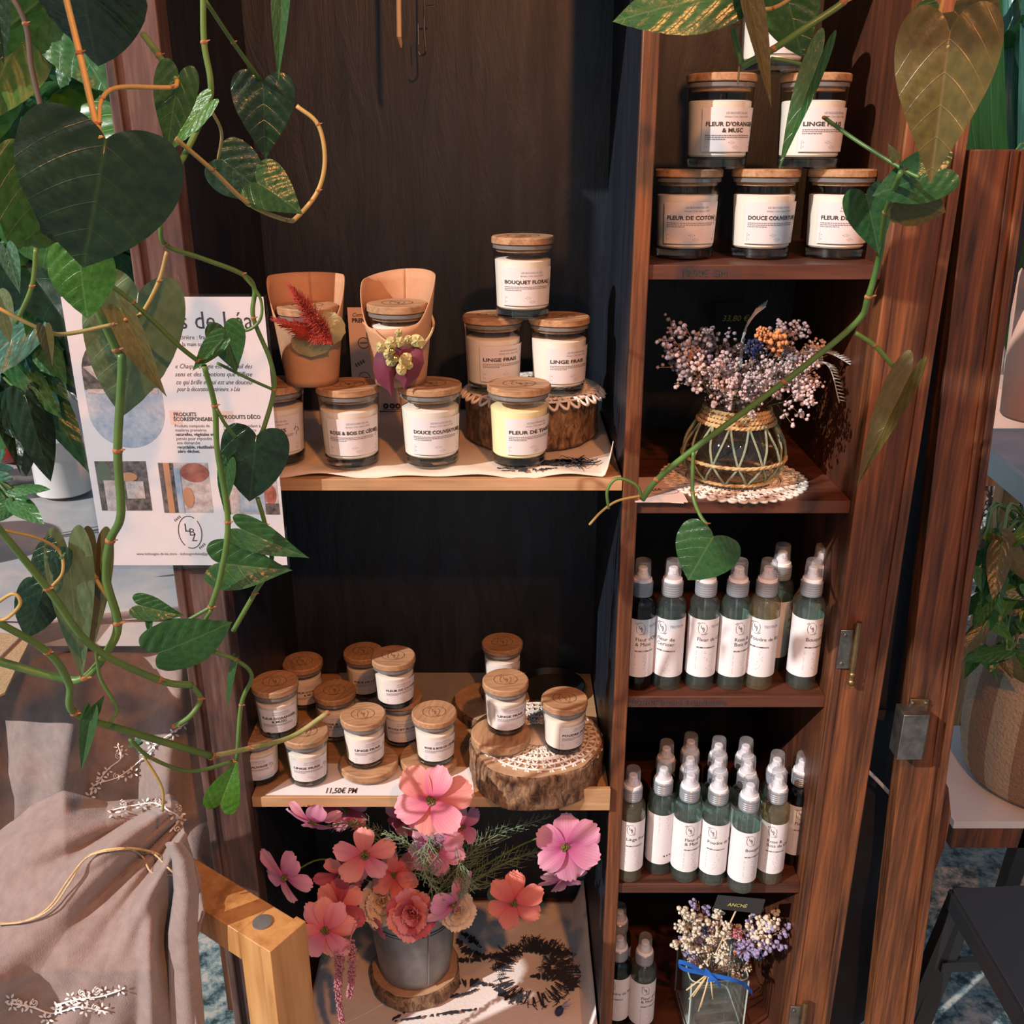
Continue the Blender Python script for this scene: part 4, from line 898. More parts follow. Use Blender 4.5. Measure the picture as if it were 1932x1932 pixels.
def place(name, key, fn, mats, base, tip, L, lab, cat, grp, sharp=0):
    d = (Vector(tip)-Vector(base)); M = Matrix.Translation(base) @ d.to_track_quat('Z', 'Y').to_matrix().to_4x4() @ Matrix.Rotation(random.uniform(0, 6.28), 4, 'Z')
    o = part(name, key, fn, mats, None, sharp=sharp); s = d.length/L; o.matrix_world = M @ Matrix.Scale(s, 4); tag(o, lab, cat, grp); return o
rn = random.Random(4)
SP = [(1262, 625), (1290, 610), (1272, 665), (1320, 640), (1300, 690), (1345, 625), (1340, 690), (1330, 730), (1365, 650), (1385, 705), (1392, 655), (1420, 690), (1405, 735), (1440, 640), (1450, 690), (1485, 622), (1470, 665), (1518, 612), (1530, 650), (1560, 660), (1505, 680), (1545, 690), (1520, 705), (1535, 745), (1370, 740), (1425, 715), (1315, 660), (1430, 740), (1478, 700), (1355, 715)]
for i, (px, py) in enumerate(SP):
    b = Vector((vc.x+(px-1385)/140*.022, vc.y+rn.uniform(-.015, .015), vc.z+.095)); e = W(px, py, 1.292+rn.uniform(-.075, .03)-(.035 if py > 680 else 0))
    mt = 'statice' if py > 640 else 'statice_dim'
    if (e-b).length < .05: e = b+(e-b).normalized()*.06
    place('statice_sprig', ('st', i % 6, mt), sprig('st', i % 6, .12, mt, 11), ['dry_stem', mt], b, e, .12, 'sprig of tiny pale pink dried flowers in the woven glass vase' if mt == 'statice' else 'dusky mauve dried sprig high in the woven glass vase', 'dried flower', 'pale dried sprigs in the woven vase' if mt == 'statice' else 'dusky dried sprigs in the woven vase')
for px, py, mt, lab, r in ((1465, 645, 'orange_dried', 'orange dried flower head in the woven vase, right one', .014), (1438, 632, 'orange_dried', 'orange dried flower head in the woven vase, upper left one', .009), (1422, 656, 'navy_dried', 'dark navy dried flower head in the woven vase', .011), (1302, 668, 'orange_dried', 'small rust dried flower at the left of the woven vase', .006)):
    e = W(px, py, 1.235); t = thing('dried_flower', lab, 'dried flower', e); rn2 = random.Random(px); mb = MB()
    for i in range(60):
        a = rn2.uniform(0, 6.28); u = rn2.uniform(-1, 1); d = Vector((cos(a)*sqrt(1-u*u), sin(a)*sqrt(1-u*u), u*1.2))*r*rn2.uniform(.5, 1); mb.ball(d, r*.24, 5, 3)
    mb.build('flower_head', mt, t, sharp=0); MB().tube([(0, 0, 0), Vector((vc.x, vc.y, vc.z+.09))-e], .0008, 5).build('stem', 'dry_stem', t)
for P, lab in ((((1440, 720), (1500, 670), (1560, 665), (1632, 705)), 'arching grey feathery grass reaching right from the woven vase, upper strand'), (((1440, 725), (1500, 690), (1560, 688), (1584, 760)), 'arching grey feathery grass drooping right of the woven vase, lower strand'),
               (((1395, 700), (1400, 640), (1420, 600), (1445, 578)), 'straight grey feathery grass rising from the woven vase')):
    mb = grass(P, 1.27, len(lab), 260, 'grey_feather', 3.5); tag(mb.build('feather_grass', 'grey_feather', sharp=0), lab, 'dried grass')
o = upright(((1350, 572), (1420, 572), (1420, 625), (1350, 625)), 1.50, 'chalk_tag', 'chalk_black', 'small black chalk price tag behind the woven vase', 'tag'); o.location.z = 0
a = Art(); p = W(1362, 606, 1.498); a.text('33,80 €', 0, 0, .013, shear=.2); mb = MB(); a.onto(mb, lambda x, y: (p.x+x, 1.4988, p.z+y)); mb.build('chalk_writing', 'chalk_yellow', o, sharp=0)
p_ = W(1350, 625, 1.5); MB().tube([(p_.x+.02, 1.5, p_.z), (p_.x+.02, 1.5, Z2)], .0012, 6).build('tag_stick', 'dry_stem', o)
# ---------------------------------------------------------------- square glass vase with a small bouquet
sv = Vector((XP(1340, 1.275, Z0+.06), 1.278, Z0+.001)); svt = thing('square_glass_vase', 'empty clear square glass vase with a small dried bouquet lying across its top', 'vase', sv, radians(4))
mb = MB()
def sq(w, z, n=8, r=.012):
    out = []
    for cx0, cy0, a0 in ((1, 1, 0), (-1, 1, 90), (-1, -1, 180), (1, -1, 270)):
        for k in range(n): a = radians(a0+90*k/(n-1)); out.append(((w-r)*cx0+r*cos(a), (w-r)*cy0+r*sin(a), z))
    return out
L = [sq(.046, .002), sq(.051, .008), sq(.052, .12), sq(.051, .128), sq(.049, .129), sq(.0465, .124), sq(.0455, .02), sq(.042, .014)]
vs = [p for l in L for p in l]; n = len(L[0]); fs = [(i*n+k, i*n+(k+1) % n, (i+1)*n+(k+1) % n, (i+1)*n+k) for i in range(len(L)-1) for k in range(n)]; fs += [tuple(range(n-1, -1, -1)), tuple((len(L)-1)*n+k for k in range(n))]
mb.add(vs, fs); mb.build('vase_body', 'clear_glass', svt, bevel=0)
for sx_, sy_ in ((1, 1), (-1, 1), (-1, -1), (1, -1)): MB().tube([(sx_*.0475, sy_*.0475, .008), (sx_*.0485, sy_*.0485, .124)], .0016, 6).build('glass_edge_glint', 'glass_edge_glint', svt)
for z, w in ((.128, .0495), (.010, .0475), (.018, .045)): L_ = sq(w, z); MB().tube(L_+[L_[0]], .0012, 6, cap=False).build('glass_edge_glint', 'glass_edge_glint', svt)
bq = thing('dried_bouquet', 'tiny dried bouquet tied with blue ribbon, resting on the square glass vase', 'bouquet', W(1345, 1840, 1.23))
rn = random.Random(21)
tie = W(1338, 1838, 1.225)
def bqp(mb, name, mat, sharp=0): return mb.build(name, mat, bq, sharp=sharp, M=Matrix.Translation(bq.location).inverted())
for i, (px, py) in enumerate(((1280, 1715), (1300, 1728), (1318, 1700), (1345, 1712), (1278, 1745), (1282, 1768), (1290, 1790), (1320, 1760), (1340, 1740), (1362, 1735), (1325, 1790), (1300, 1795), (1355, 1770), (1380, 1745), (1430, 1728), (1455, 1742), (1470, 1735), (1480, 1752), (1410, 1825), (1385, 1822), (1350, 1815), (1375, 1818))):
    e = W(px, py, 1.235+rn.uniform(-.03, .03)); b = tie; k = ('qs', i % 5, i % 3); m2 = ('ivory_dried', 'ivory_dried', 'lilac_dried')[i % 3]
    d = e-b; M = Matrix.Translation(b-bq.location) @ d.to_track_quat('Z', 'Y').to_matrix().to_4x4() @ Matrix.Scale(max(.03, d.length)/.12, 4)
    part('dried_sprig', k, sprig('q', i % 5, .12, m2, 9, .0040, .35), ['dry_stem', m2], bq, M=M, sharp=0)
for px, py, mt, r in ((1405, 1790, 'lilac_dried', 46), (1445, 1775, 'lilac_dried', 30), (1390, 1760, 'amaranth', 26), (1388, 1797, 'orange_dried', 12), (1362, 1805, 'ivory_dried', 34), (1342, 1772, 'ivory_dried', 24), (1330, 1755, 'navy_dried', 20), (1432, 1800, 'navy_dried', 26)):
    c = W(px, py, 1.215); R_ = r/2*dep(c)/FP; mb = MB()
    for i in range(70):
        a = rn.uniform(0, 6.28); u = rn.uniform(-1, 1); d = Vector((cos(a)*sqrt(1-u*u), sin(a)*sqrt(1-u*u), u))*R_; mb.tube([c+d*.25, c+d*rn.uniform(.7, 1)], [R_*.05, R_*.13], 4)
    bqp(mb, 'flower_head', mt)
for a, b in (((1390, 1715), (1350, 1800)), ((1338, 1835), (1300, 1885)), ((1340, 1838), (1318, 1908)), ((1335, 1838), (1295, 1868)), ((1340, 1838), (1345, 1885)), ((1336, 1838), (1308, 1880)), ((1338, 1840), (1322, 1900))):
    bqp(MB().tube([W(*a, 1.215), W(*b, 1.212)], .0014, 6), 'stem', 'straw')
mb = MB()
def rib(P, w=.0045):
    pts, _ = catmull([W(x, y, d) for x, y, d in P], [0]*len(P), 8); v = []
    for p in pts: v += [tuple(p+Vector((0, 0, w))), tuple(p-Vector((0, 0, w)))]
    o = len(mb.v); mb.v += v
    for i in range(len(pts)-1): mb.f.append((o+2*i, o+2*i+1, o+2*i+3, o+2*i+2)); mb.m.append(0)
rib([(1335, 1838, 1.208), (1300, 1820, 1.2), (1280, 1815, 1.205), (1290, 1828, 1.208), (1335, 1838, 1.206)]); rib([(1335, 1838, 1.206), (1350, 1850, 1.2), (1360, 1862, 1.204)]); rib([(1335, 1838, 1.206), (1380, 1848, 1.198), (1405, 1858, 1.21), (1420, 1875, 1.22)]); rib([(1330, 1828, 1.206), (1345, 1845, 1.203), (1335, 1850, 1.207)])
bqp(mb, 'ribbon', 'blue_ribbon')
o = upright(((1355, 1690), (1444, 1698), (1436, 1724), (1346, 1714)), 1.19, 'chalk_tag', 'chalk_black', 'black chalk tag stuck under the lower right shelf above the bouquet', 'tag', th=.002)
a = Art(); p = W(1372, 1709, 1.189); a.text('ANCHÈ', 0, 0, .009, shear=.3); mb = MB(); a.onto(mb, lambda x, y: (p.x+x, 1.1888, p.z+y-x*.12)); mb.build('chalk_writing', 'chalk_yellow', o, sharp=0)
# ---------------------------------------------------------------- bucket with artificial flowers
bc = WZ(782, 1858, Z0+.02)
bx, by = bc.x, 1.352
log_slice('log_slice', 'round log slice under the zinc bucket at the cabinet bottom', (bx, by, Z0+.0095), .080, .034, sd=12)
zb = Z0+.0435+.0005
bk = thing('zinc_bucket', 'small grey zinc bucket filled with artificial pink flowers', 'bucket', (bx, by, zb))
MB().lathe([(.060, 0), (.064, .001), (.0665, .02), (.078, .13), (.0795, .131), (.079, .137), (.0855, .172), (.0845, .173), (.0775, .137), (.063, .01)], seg=56).build('bucket_body', 'galvanised', bk)
MB().tube([(.0855*cos(a*pi/30), .0855*sin(a*pi/30), .173) for a in range(61)], .0022, 8).build('rim', 'galvanised', bk)
for z, r in ((.128, .0785), (.134, .0795)): MB().tube([(r*cos(a*pi/30), r*sin(a*pi/30), z) for a in range(61)], .0013, 8).build('rolled_band', 'galvanised', bk)
MB().tube([(.067*sin(.45), -.067*cos(.45), .01), (.0845*sin(.45), -.0845*cos(.45), .168)], .0016, 6).build('seam', 'galvanised', bk)
btop = Vector((bx, by, zb+.16))
def petal_fn(n_t, wide, curl, sd):
    def f(mb):
        nu, nv = 10, 10; vs = []; uv = []
        for j in range(nv+1):
            v = j/nv
            for i in range(nu+1):
                u = (i/nu-.5)*2; w = wide*(sin(pi*min(1, v*.62+.04))**.8)*(1 if v < .85 else 1-.35*((v-.85)/.15)**2)
                x = v*(1-.10*u*u*v); 
                if j == nv: x += .075*abs(sin(u*5.2+sd))-.04
                z = curl*(v**2)+.10*abs(u)*w*2*(1-v)+.02*sin(u*7+sd)*v+.035*sin(v*3+u*2+sd)
                vs.append((x, u*w, z)); uv.append((v, u*.5))
        fs = [(j*(nu+1)+i, j*(nu+1)+i+1, (j+1)*(nu+1)+i+1, (j+1)*(nu+1)+i) for j in range(nv) for i in range(nu)]
        mb.add(vs, fs, 0, None, uv)
    return f
def cosmos(px, py, Y, dpx, nrm, mats, npet, label, grp, roll=0, curl=-.1, wide=.36, skip=(), stem=True):
    c = W(px, py, Y); R_ = dpx/2*dep(c)/FP*1.04; n = Vector(nrm).normalized(); q = n.to_track_quat('Z', 'Y').to_matrix().to_4x4()
    t = thing('cosmos_flower', label, 'flower', c, 0, grp)
    for i in range(npet):
        if i in skip: continue
        m = mats[i % len(mats)]; k = ('pt', i % 4, curl, wide, m)
        a = roll+360*i/npet+random.uniform(-7, 7); s = R_*random.uniform(.88, 1.06)
        M = q @ Matrix.Rotation(radians(a), 4, 'Z') @ Matrix.Rotation(radians(random.uniform(-16, 10)), 4, 'Y') @ Matrix.Translation((R_*.06, 0, .001*(i % 2))) @ Matrix.Scale(s, 4)
        part('petal', k, petal_fn(0, wide, curl, i % 4*1.7), m, t, M=M, sharp=0)
    M = q; rr = R_*.14; mb = MB(); rn = random.Random(px)
    for i in range(36): a = rn.uniform(0, 6.28); r_ = rr*sqrt(rn.random()); mb.ball((r_*cos(a), r_*sin(a), rr*.35+rr*.4*(1-r_/rr)), rr*.24, 5, 3)
    mb.lathe([(rr*.5, -rr*.8), (rr*.9, -.2*rr), (rr*.8, rr*.3)], seg=12); mb.build('flower_centre', 'pollen', t, M=M, sharp=0)
    if stem:
        e = btop-c+Vector((random.uniform(-.03, .03), random.uniform(-.02, .03), -.05)); b = -n*rr
        MB().tube([b, b-n*.03+e*.15+Vector((0, .012, .01)), e*.6+Vector((0, .01, .02)), e], .0014, 6, smooth=6).build('stem', 'stem_green', t)
    return t
GF = 'artificial cosmos flowers in the zinc bucket'
cosmos(815, 1510, 1.125, 136, (-.1, -1, .45), ['petal_salmon', 'petal_pink'], 6, 'largest salmon pink cosmos, in front of the lower shelf edge', GF, 20, wide=.42)
cosmos(590, 1550, 1.18, 116, (-.15, -.75, -.65), ['petal_pink', 'petal_mauve'], 6, 'nodding pink cosmos at the upper left of the bucket bouquet', GF, 10, wide=.34, curl=-.25)
cosmos(537, 1655, 1.16, 118, (-.65, -1, .05), ['petal_mauve', 'petal_pink'], 5, 'pink cosmos farthest left in the bucket bouquet', GF, 65, wide=.36)
cosmos(688, 1612, 1.17, 118, (.1, -1, .25), ['petal_salmon', 'petal_pink'], 5, 'four-petalled pink cosmos left of the bouquet centre', GF, 90, wide=.36)
cosmos(1068, 1597, 1.20, 124, (.1, -1, .3), ['petal_mauve'], 6, 'large mauve pink cosmos at the far right by the divider', GF, 35, wide=.42)
cosmos(970, 1703, 1.20, 104, (.05, -1, .35), ['petal_coral'], 6, 'coral red cosmos low on the right of the bucket', GF, 80, wide=.36)
cosmos(614, 1755, 1.14, 112, (-.15, -1, .35), ['petal_salmon', 'petal_pink'], 8, 'full pink cosmos low on the left of the bucket', GF, 10, wide=.34)
cosmos(645, 1650, 1.22, 104, (.1, -.9, -.1), ['petal_deep', 'petal_salmon'], 6, 'darker rose cosmos behind the pink ones at left', GF, 60, wide=.34)
cosmos(822, 1602, 1.20, 104, (.2, -1, .2), ['petal_pink', 'petal_mauve'], 7, 'ribbed rose cosmos below the largest salmon flower', GF, 20, wide=.34)
cosmos(640, 1710, 1.19, 104, (-.3, -.9, .5), ['petal_salmon', 'petal_deep'], 6, 'salmon cosmos just above the lowest left flower', GF, 40, wide=.40)
cosmos(1062, 1655, 1.25, 92, (.2, -.9, -.5), ['petal_mauve', 'petal_pink'], 7, 'drooping mauve cosmos under the far right flower', GF, 0, wide=.3)
cosmos(652, 1527, 1.26, 84, (.3, -.8, .5), ['petal_mauve', 'petal_deep'], 6, 'half hidden mauve cosmos just under the shelf edge', GF, 0)
cosmos(765, 1545, 1.28, 84, (-.3, -1, .2), ['petal_pink', 'petal_deep'], 6, 'shaded pink cosmos left of the largest salmon flower', GF, 20)
cosmos(872, 1560, 1.24, 84, (.6, -.6, .3), ['petal_mauve', 'petal_pink'], 5, 'side-on mauve cosmos right of the largest salmon flower', GF, 10)
cosmos(745, 1650, 1.23, 90, (-.2, -1, .5), ['petal_coral', 'petal_salmon'], 6, 'coral cosmos directly above the peony', GF, 50)
cosmos(855, 1705, 1.16, 110, (.75, -.55, -.25), ['petal_mauve', 'petal_pink'], 6, 'side-on pink cosmos hanging over the bucket rim', GF, 20, curl=-.35)
cosmos(705, 1735, 1.22, 80, (-.6, -.6, -.2), ['petal_deep', 'petal_salmon'], 5, 'dark rose cosmos beside the left of the peony', GF, 30)
def peony(px, py, Y, dpx, mats, label, sd):
    c = W(px, py, Y); R_ = dpx/2*dep(c)/FP; t = thing('peony_flower', label, 'flower', c, 0, 'artificial peonies in the zinc bucket'); rn = random.Random(sd)
    q = Vector((0, -1, .55)).to_track_quat('Z', 'Y').to_matrix().to_4x4()
    for ring, (nn, tilt, sc) in enumerate(((7, 12, 1), (7, 32, .85), (6, 52, .68), (5, 70, .5), (4, 84, .38))):
        for i in range(nn):
            m = mats[(i+ring) % len(mats)]; k = ('pp', i % 3, m)
            M = q @ Matrix.Rotation(radians(360*i/nn+ring*27+rn.uniform(-8, 8)), 4, 'Z') @ Matrix.Rotation(radians(-tilt+rn.uniform(-8, 8)), 4, 'Y') @ Matrix.Scale(R_*sc, 4)
            part('petal', k, petal_fn(0, .46, .16, i % 3*2.1), m, t, M=M, sharp=0)
    MB().tube([(0, 0, 0), (0, .02, -.02), btop-c+Vector((0, 0, -.04))], .0018, 6, smooth=4).build('stem', 'stem_green', t)
peony(778, 1722, 1.175, 104, ['petal_deep', 'petal_salmon', 'petal_pink'], 'ruffled deep pink peony at the bucket rim', 1)
peony(722, 1700, 1.235, 96, ['petal_cream'], 'cream peony at the left of the bucket rim', 2)
peony(862, 1715, 1.215, 80, ['petal_cream'], 'cream peony at the right of the bucket rim', 3)
def fern(P, Y, label, sd, mat='fern_green', n=26, ln=.03):
    rn = random.Random(sd); mb = MB(); pts, _ = catmull([W(a, b, y) for (a, b), y in zip(P, Y)], [0]*len(P), 10); mb.tube(pts, .0011, 5)
    for i in range(n):
        k = .2+.8*i/n; p = pts[int(k*(len(pts)-1))]; d = (pts[min(len(pts)-1, int(k*(len(pts)-1))+1)]-p)
        if d.length < 1e-6: d = pts[-1]-pts[-2]
        d.normalize(); s = 1 if i % 2 else -1; sd_ = d.cross(Vector((0, 1, .2))).normalized()*s; l = ln*(1.15-k)*rn.uniform(.7, 1.2)
        e = p+(d*.8+sd_*.7+Vector((0, rn.uniform(-.4, .4), 0)))*l; mb.tube([p, e], [.0008, .0005], 4)
        for j in range(4): f_ = p+(e-p)*(.3+.2*j); s2 = 1 if j % 2 else -1; mb.tube([f_, f_+(d*.7+sd_*.3*s2+d.cross(sd_)*.0+sd_.cross(Vector((0,1,0)))*.5*s2).normalized()*l*.38], [.0006, .0004], 4)
    return tag(mb.build('fern_sprig', mat, sharp=0), label, 'greenery', 'feathery green sprigs in the bucket')
fern(((800, 1720), (850, 1650), (930, 1580), (1045, 1538)), (1.3, 1.28, 1.3, 1.3), 'feathery sprig reaching up right under the log slice', 1, n=44, ln=.055)
fern(((800, 1720), (880, 1670), (960, 1625), (1040, 1600)), (1.3, 1.28, 1.3, 1.3), 'feathery sprig spreading right behind the coral flower', 2, n=40, ln=.05)
fern(((800, 1720), (860, 1640), (900, 1600), (960, 1560)), (1.3, 1.33, 1.35, 1.38), 'feathery sprig at the dark back right of the bouquet', 3, n=40, ln=.05)
fern(((790, 1720), (730, 1600), (680, 1555), (600, 1560)), (1.28, 1.24, 1.22, 1.2), 'feathery sprig arching to the upper left flowers', 4, n=34, ln=.035)
fern(((800, 1710), (815, 1650), (770, 1590), (720, 1572)), (1.22, 1.18, 1.17, 1.17), 'feathery sprig over the centre of the bouquet', 5, n=34, ln=.035)
fern(((760, 1560), (810, 1580), (800, 1640), (835, 1700)), (1.17, 1.15, 1.145, 1.14), 'pale feathery sprig hanging before the ribbed rose flower', 6, n=34, ln=.035)
fern(((860, 1600), (870, 1640), (880, 1670), (860, 1700)), (1.2, 1.17, 1.16, 1.16), 'pale feathery sprig right of the bouquet centre', 7, n=26, ln=.03)
for (bx0, by0, sz, lab) in ((940, 1690, 62, 'dark green artificial leaf right of the bucket'), (888, 1735, 46, 'pointed dark leaf hanging over the bucket rim at right'), (620, 1790, 50, 'dark leaf in the shade left of the bucket')):
    c = W(bx0, by0, 1.26); s = sz*dep(c)/FP; mb = MB()
    vs = []; uv = []
    for j in range(9):
        v = j/8; w = .32*sin(pi*min(1, v*.9+.08))
        for i in range(5): u = i/2-1; vs.append((u*w*s, -.1*s*v*v+abs(u)*.05*s, -v*s)); uv.append((v, u*.3))
    mb.add(vs, [(j*5+i, j*5+i+1, (j+1)*5+i+1, (j+1)*5+i) for j in range(8) for i in range(4)], 0, Matrix.Translation(c+Vector((0, 0, s*.5))) @ Matrix.Rotation(radians(random.uniform(-50, 50)), 4, 'Y'), uv)
    mb.tube([c+Vector((0, 0, s*.5)), btop+Vector((0, 0, -.03))], .001, 5); tag(mb.build('bouquet_leaf', 'leaf_dark'), lab, 'leaf', None)
for P, lab in ((((612, 1790), (612, 1830), (610, 1870), (618, 1935)), 'long pink amaranth tassel hanging beside the bucket, left strand'), (((632, 1775), (636, 1815), (634, 1860), (630, 1880)), 'short pink amaranth tassel hanging beside the bucket, right strand')):
    P = [(x+28, y) for x, y in P]; rn = random.Random(P[0][0]); pts, _ = catmull([W(a, b, 1.13) for a, b in P], [0]*4, 18); mb = MB(); mb.tube(pts, .001, 5)
    for i in range(420):
        k = rn.random(); p = pts[int(k*(len(pts)-1))]; w = .0075*(1-.5*k); mb.ball(p+Vector((rn.uniform(-w, w), rn.uniform(-w, w), rn.uniform(-.004, .004))), .0017, 5, 3)
    mb.tube([pts[0], pts[0]+Vector((.008, .03, .012)), btop+Vector((-.06, -.02, -.03))], .0011, 5, smooth=4)
    tag(mb.build('amaranth_tassel', 'amaranth', sharp=0), lab, 'flower', None)
t = thing('dried_pod', 'tiny blue dried flower head lying on the printed cloth', 'dried flower', WZ(1055, 1908, Z0+.018))
MB().ball((0, 0, .001), .0085, 12, 8, 0, (.8, .8, 1.3), Matrix.Rotation(.4, 4, 'Y')).build('pod', 'navy_dried', t)
mb = MB(); [mb.tube([(.004, 0, .008), (.016+.004*cos(a), .006*sin(a), .020+.004*sin(a*2))], .0007, 4) for a in range(9)]; mb.build('bristles', 'lilac_dried', t)
t = thing('hanging_stick', 'pale wooden stick hanging from the top of the left bay', 'stick', W(752, 0, 1.40)); o0 = t.location.copy()
MB().tube([W(750, -160, 1.40)-o0, W(753, 70, 1.40)-o0], .0034, 12).build('stick_shaft', 'straw', t); MB().tube([W(753, 70, 1.40)-o0, W(756, 82, 1.40)-o0, W(757, 90, 1.40)-o0], [.0034, .0028, .0012], 12).build('stick_tip', 'dry_stem', t)
mb = MB(); mb.tube([W(800, -60, 1.5), W(801, 12, 1.5), W(800, 50, 1.5), W(803, 92, 1.495), W(801, 102, 1.49), W(793, 104, 1.485), W(789, 98, 1.485)], .0013, 8, smooth=5); mb.tube([W(789, 45, 1.5), W(790, 84, 1.5)], .001, 6); mb.tube([W(801, 16, 1.5), W(806, 12, 1.5), W(820, 11, 1.5)], .0013, 6); tag(mb.build('wire_hook', 'steel'), 'thin dark wire hook hanging beside the pale stick', 'hook')
# ---------------------------------------------------------------- printed sign in a clear holder, hung on the left post
Ys = 1.165
def sq_(px, py): p = W(px, py, Ys); return p.x, p.z
sx0 = (sq_(122, 560)[0]+sq_(190, 1062)[0])/2; sx1 = (sq_(499, 560)[0]+sq_(541, 1070)[0])/2; sz1 = sq_(300, 560)[1]; sz0 = sq_(300, 1066)[1]
sw, sh = sx1-sx0, sz1-sz0
sg = thing('shop_sign', 'printed information sheet in a clear holder hung on the left cabinet post', 'sign', (sx0+sw/2, Ys, sz0))
def sp_(mb, name, mat, par=sg, **k): return mb.build(name, mat, par, M=Matrix.Translation((-sx0-sw/2, -Ys, -sz0)) if par is sg else None, **k)
sp_(MB().box(sx0-.003, sx1+.003, Ys-.0035, Ys-.0015, sz0-.004, sz1+.003), 'acrylic_front', 'acrylic'); sp_(MB().box(sx0-.003, sx1+.003, Ys+.0015, Ys+.0035, sz0-.004, sz1+.003), 'acrylic_back', 'acrylic')
hx = W(328, 548, Ys).x; sp_(MB().tube([(hx, Ys, sz1+.002), (hx-.004, Ys+.004, sz1+.012), (hx, YF-.017, sz1+.022), (hx+.006, Ys+.004, sz1+.012), (hx+.002, Ys, sz1+.002)], .0012, 6, smooth=4), 'hanger', 'acrylic')
sheet_ = sp_(MB().box(sx0, sx1, Ys-.0004, Ys+.0004, sz0, sz1), 'sheet', 'bottle_paper')
def rel(px, py):   # picture point -> sheet coordinates (sheet edges at 122..499 at the top, 190..541 at the bottom)
    x, z = sq_(px, py); return x, z
def art_on(a, name, mat, dy=.0006, par=None): mb = MB(); a.onto(mb, lambda x, y: (x, Ys-dy, y)); o = mb.build(name, mat, sheet_, sharp=0); return o
a = Art()
x, z = rel(160, 620); x2, _ = rel(478, 620); a.text('Les bougies de Léa', x, z, .030, width=x2-x)
for s, x_, y_, w_, h_ in (('Artisane cirière : fragrance d’intérieur', 300, 640, 165, .0075), ('fabriquée à la main sur Crest', 300, 653, 110, .0075)): x, z = rel(x_, y_); x2, _ = rel(x_+w_, y_); a.text(s, x, z, h_, width=x2-x)
for s, x_, y_, w_ in (('« Chaque bougie est un réveil des', 330, 695, 145), ('sens et des émotions que diffuse', 330, 710, 145), ('ce qui brille et qui est une douceur', 332, 725, 146), ('pour la décoration intérieure. » Léa', 334, 738, 118)): x, z = rel(x_, y_); x2, _ = rel(x_+w_, y_); a.text(s, x, z, .0085, shear=.35, width=x2-x)
for s, x_, y_, w_ in (('PRODUITS', 328, 785, 43), ('ÉCORESPONSABLES', 328, 794, 84), ('PRODUITS DÉCO', 420, 790, 72)): x, z = rel(x_, y_); x2, _ = rel(x_+w_, y_); a.text(s, x, z, .0068, width=x2-x, off=.03)
for i, (s, w_) in enumerate((('Produits composés de', 66), ('matières premières', 58), ('naturelles, végétales et', 70), ('pensés pour répondre à', 70), ('une démarche', 40), ('recyclable, réutilisable', 68), ('zéro déchet.', 36))): x, z = rel(330+i, 806+i*8); x2, _ = rel(330+i+w_, 806); a.text(s, x, z, .0058, width=x2-x, off=.025 if i in (2, 5, 6) else 0)
for i, (s, w_) in enumerate((('Produits répondant à', 70), ('la dimension déco', 60), ('d’un intérieur', 50), ('naturel', 30))): x, z = rel(422+i, 806+i*8); x2, _ = rel(422+i+w_, 806); a.text(s, x, z, .0058, width=x2-x)
x, z = rel(258, 1047); x2, _ = rel(478, 1047); a.text('www.lesbougies-de-lea.store - lesbougiesdelea@gmail.com - @les_bougies_de_lea', x, z, .0055, width=x2-x)
lx, lz = rel(359, 1004); logo(a, lx, lz, .046)
art_on(a, 'lettering', 'ink')
x, z = rel(326, 792); a = Art(); a.rect(x-.003, x+.012, z-.006, z+.012); x, z = rel(420, 790); a.rect(x-.002, x+.014, z-.004, z+.010); art_on(a, 'highlight', 'card_pink', .0005)
# oval picture
ox0, _ = rel(160, 735); ox1, _ = rel(305, 735); oz1 = rel(230, 630)[1]; oz0 = rel(230, 845)[1]; rr = (ox1-ox0)/2; cxo = (ox0+ox1)/2
a = Art(); pts = [(cxo+rr*cos(t*pi/16), oz1-rr+rr*sin(t*pi/16)) for t in range(17)]+[(cxo-rr*cos(t*pi/16), oz0+rr-rr*sin(t*pi/16)) for t in range(17)]
a.poly(pts); art_on(a, 'oval_picture', 'photo_grey', .0006)
a = Art(); zt_ = oz1-rr*.05
a.poly([(cxo+rr*cos(t*pi/16), oz1-rr+rr*sin(t*pi/16)) for t in range(17)]+[(cxo-rr, oz1-rr*1.0), (cxo-rr, oz1-rr*1.45), (cxo+rr, oz1-rr*1.4)])
art_on(a, 'picture_detail', 'photo_dark', .0008)
a = Art(); a.poly([(cxo-rr*.95, oz1-rr*.85), (cxo-rr*.55, oz1-rr*1.25), (cxo-rr*.15, oz1-rr*.85), (cxo-rr*.4, oz1-rr*.75)]); a.poly([(cxo+rr*.3, oz1-rr*1.2), (cxo+rr*.6, oz1-rr*1.0), (cxo+rr*.95, oz1-rr*1.25), (cxo+rr*.5, oz1-rr*1.4)]); a.rect(cxo-rr*.92, cxo+rr*.9, oz1-rr*1.55, oz1-rr*1.43); art_on(a, 'picture_detail', 'photo_light', .0010)
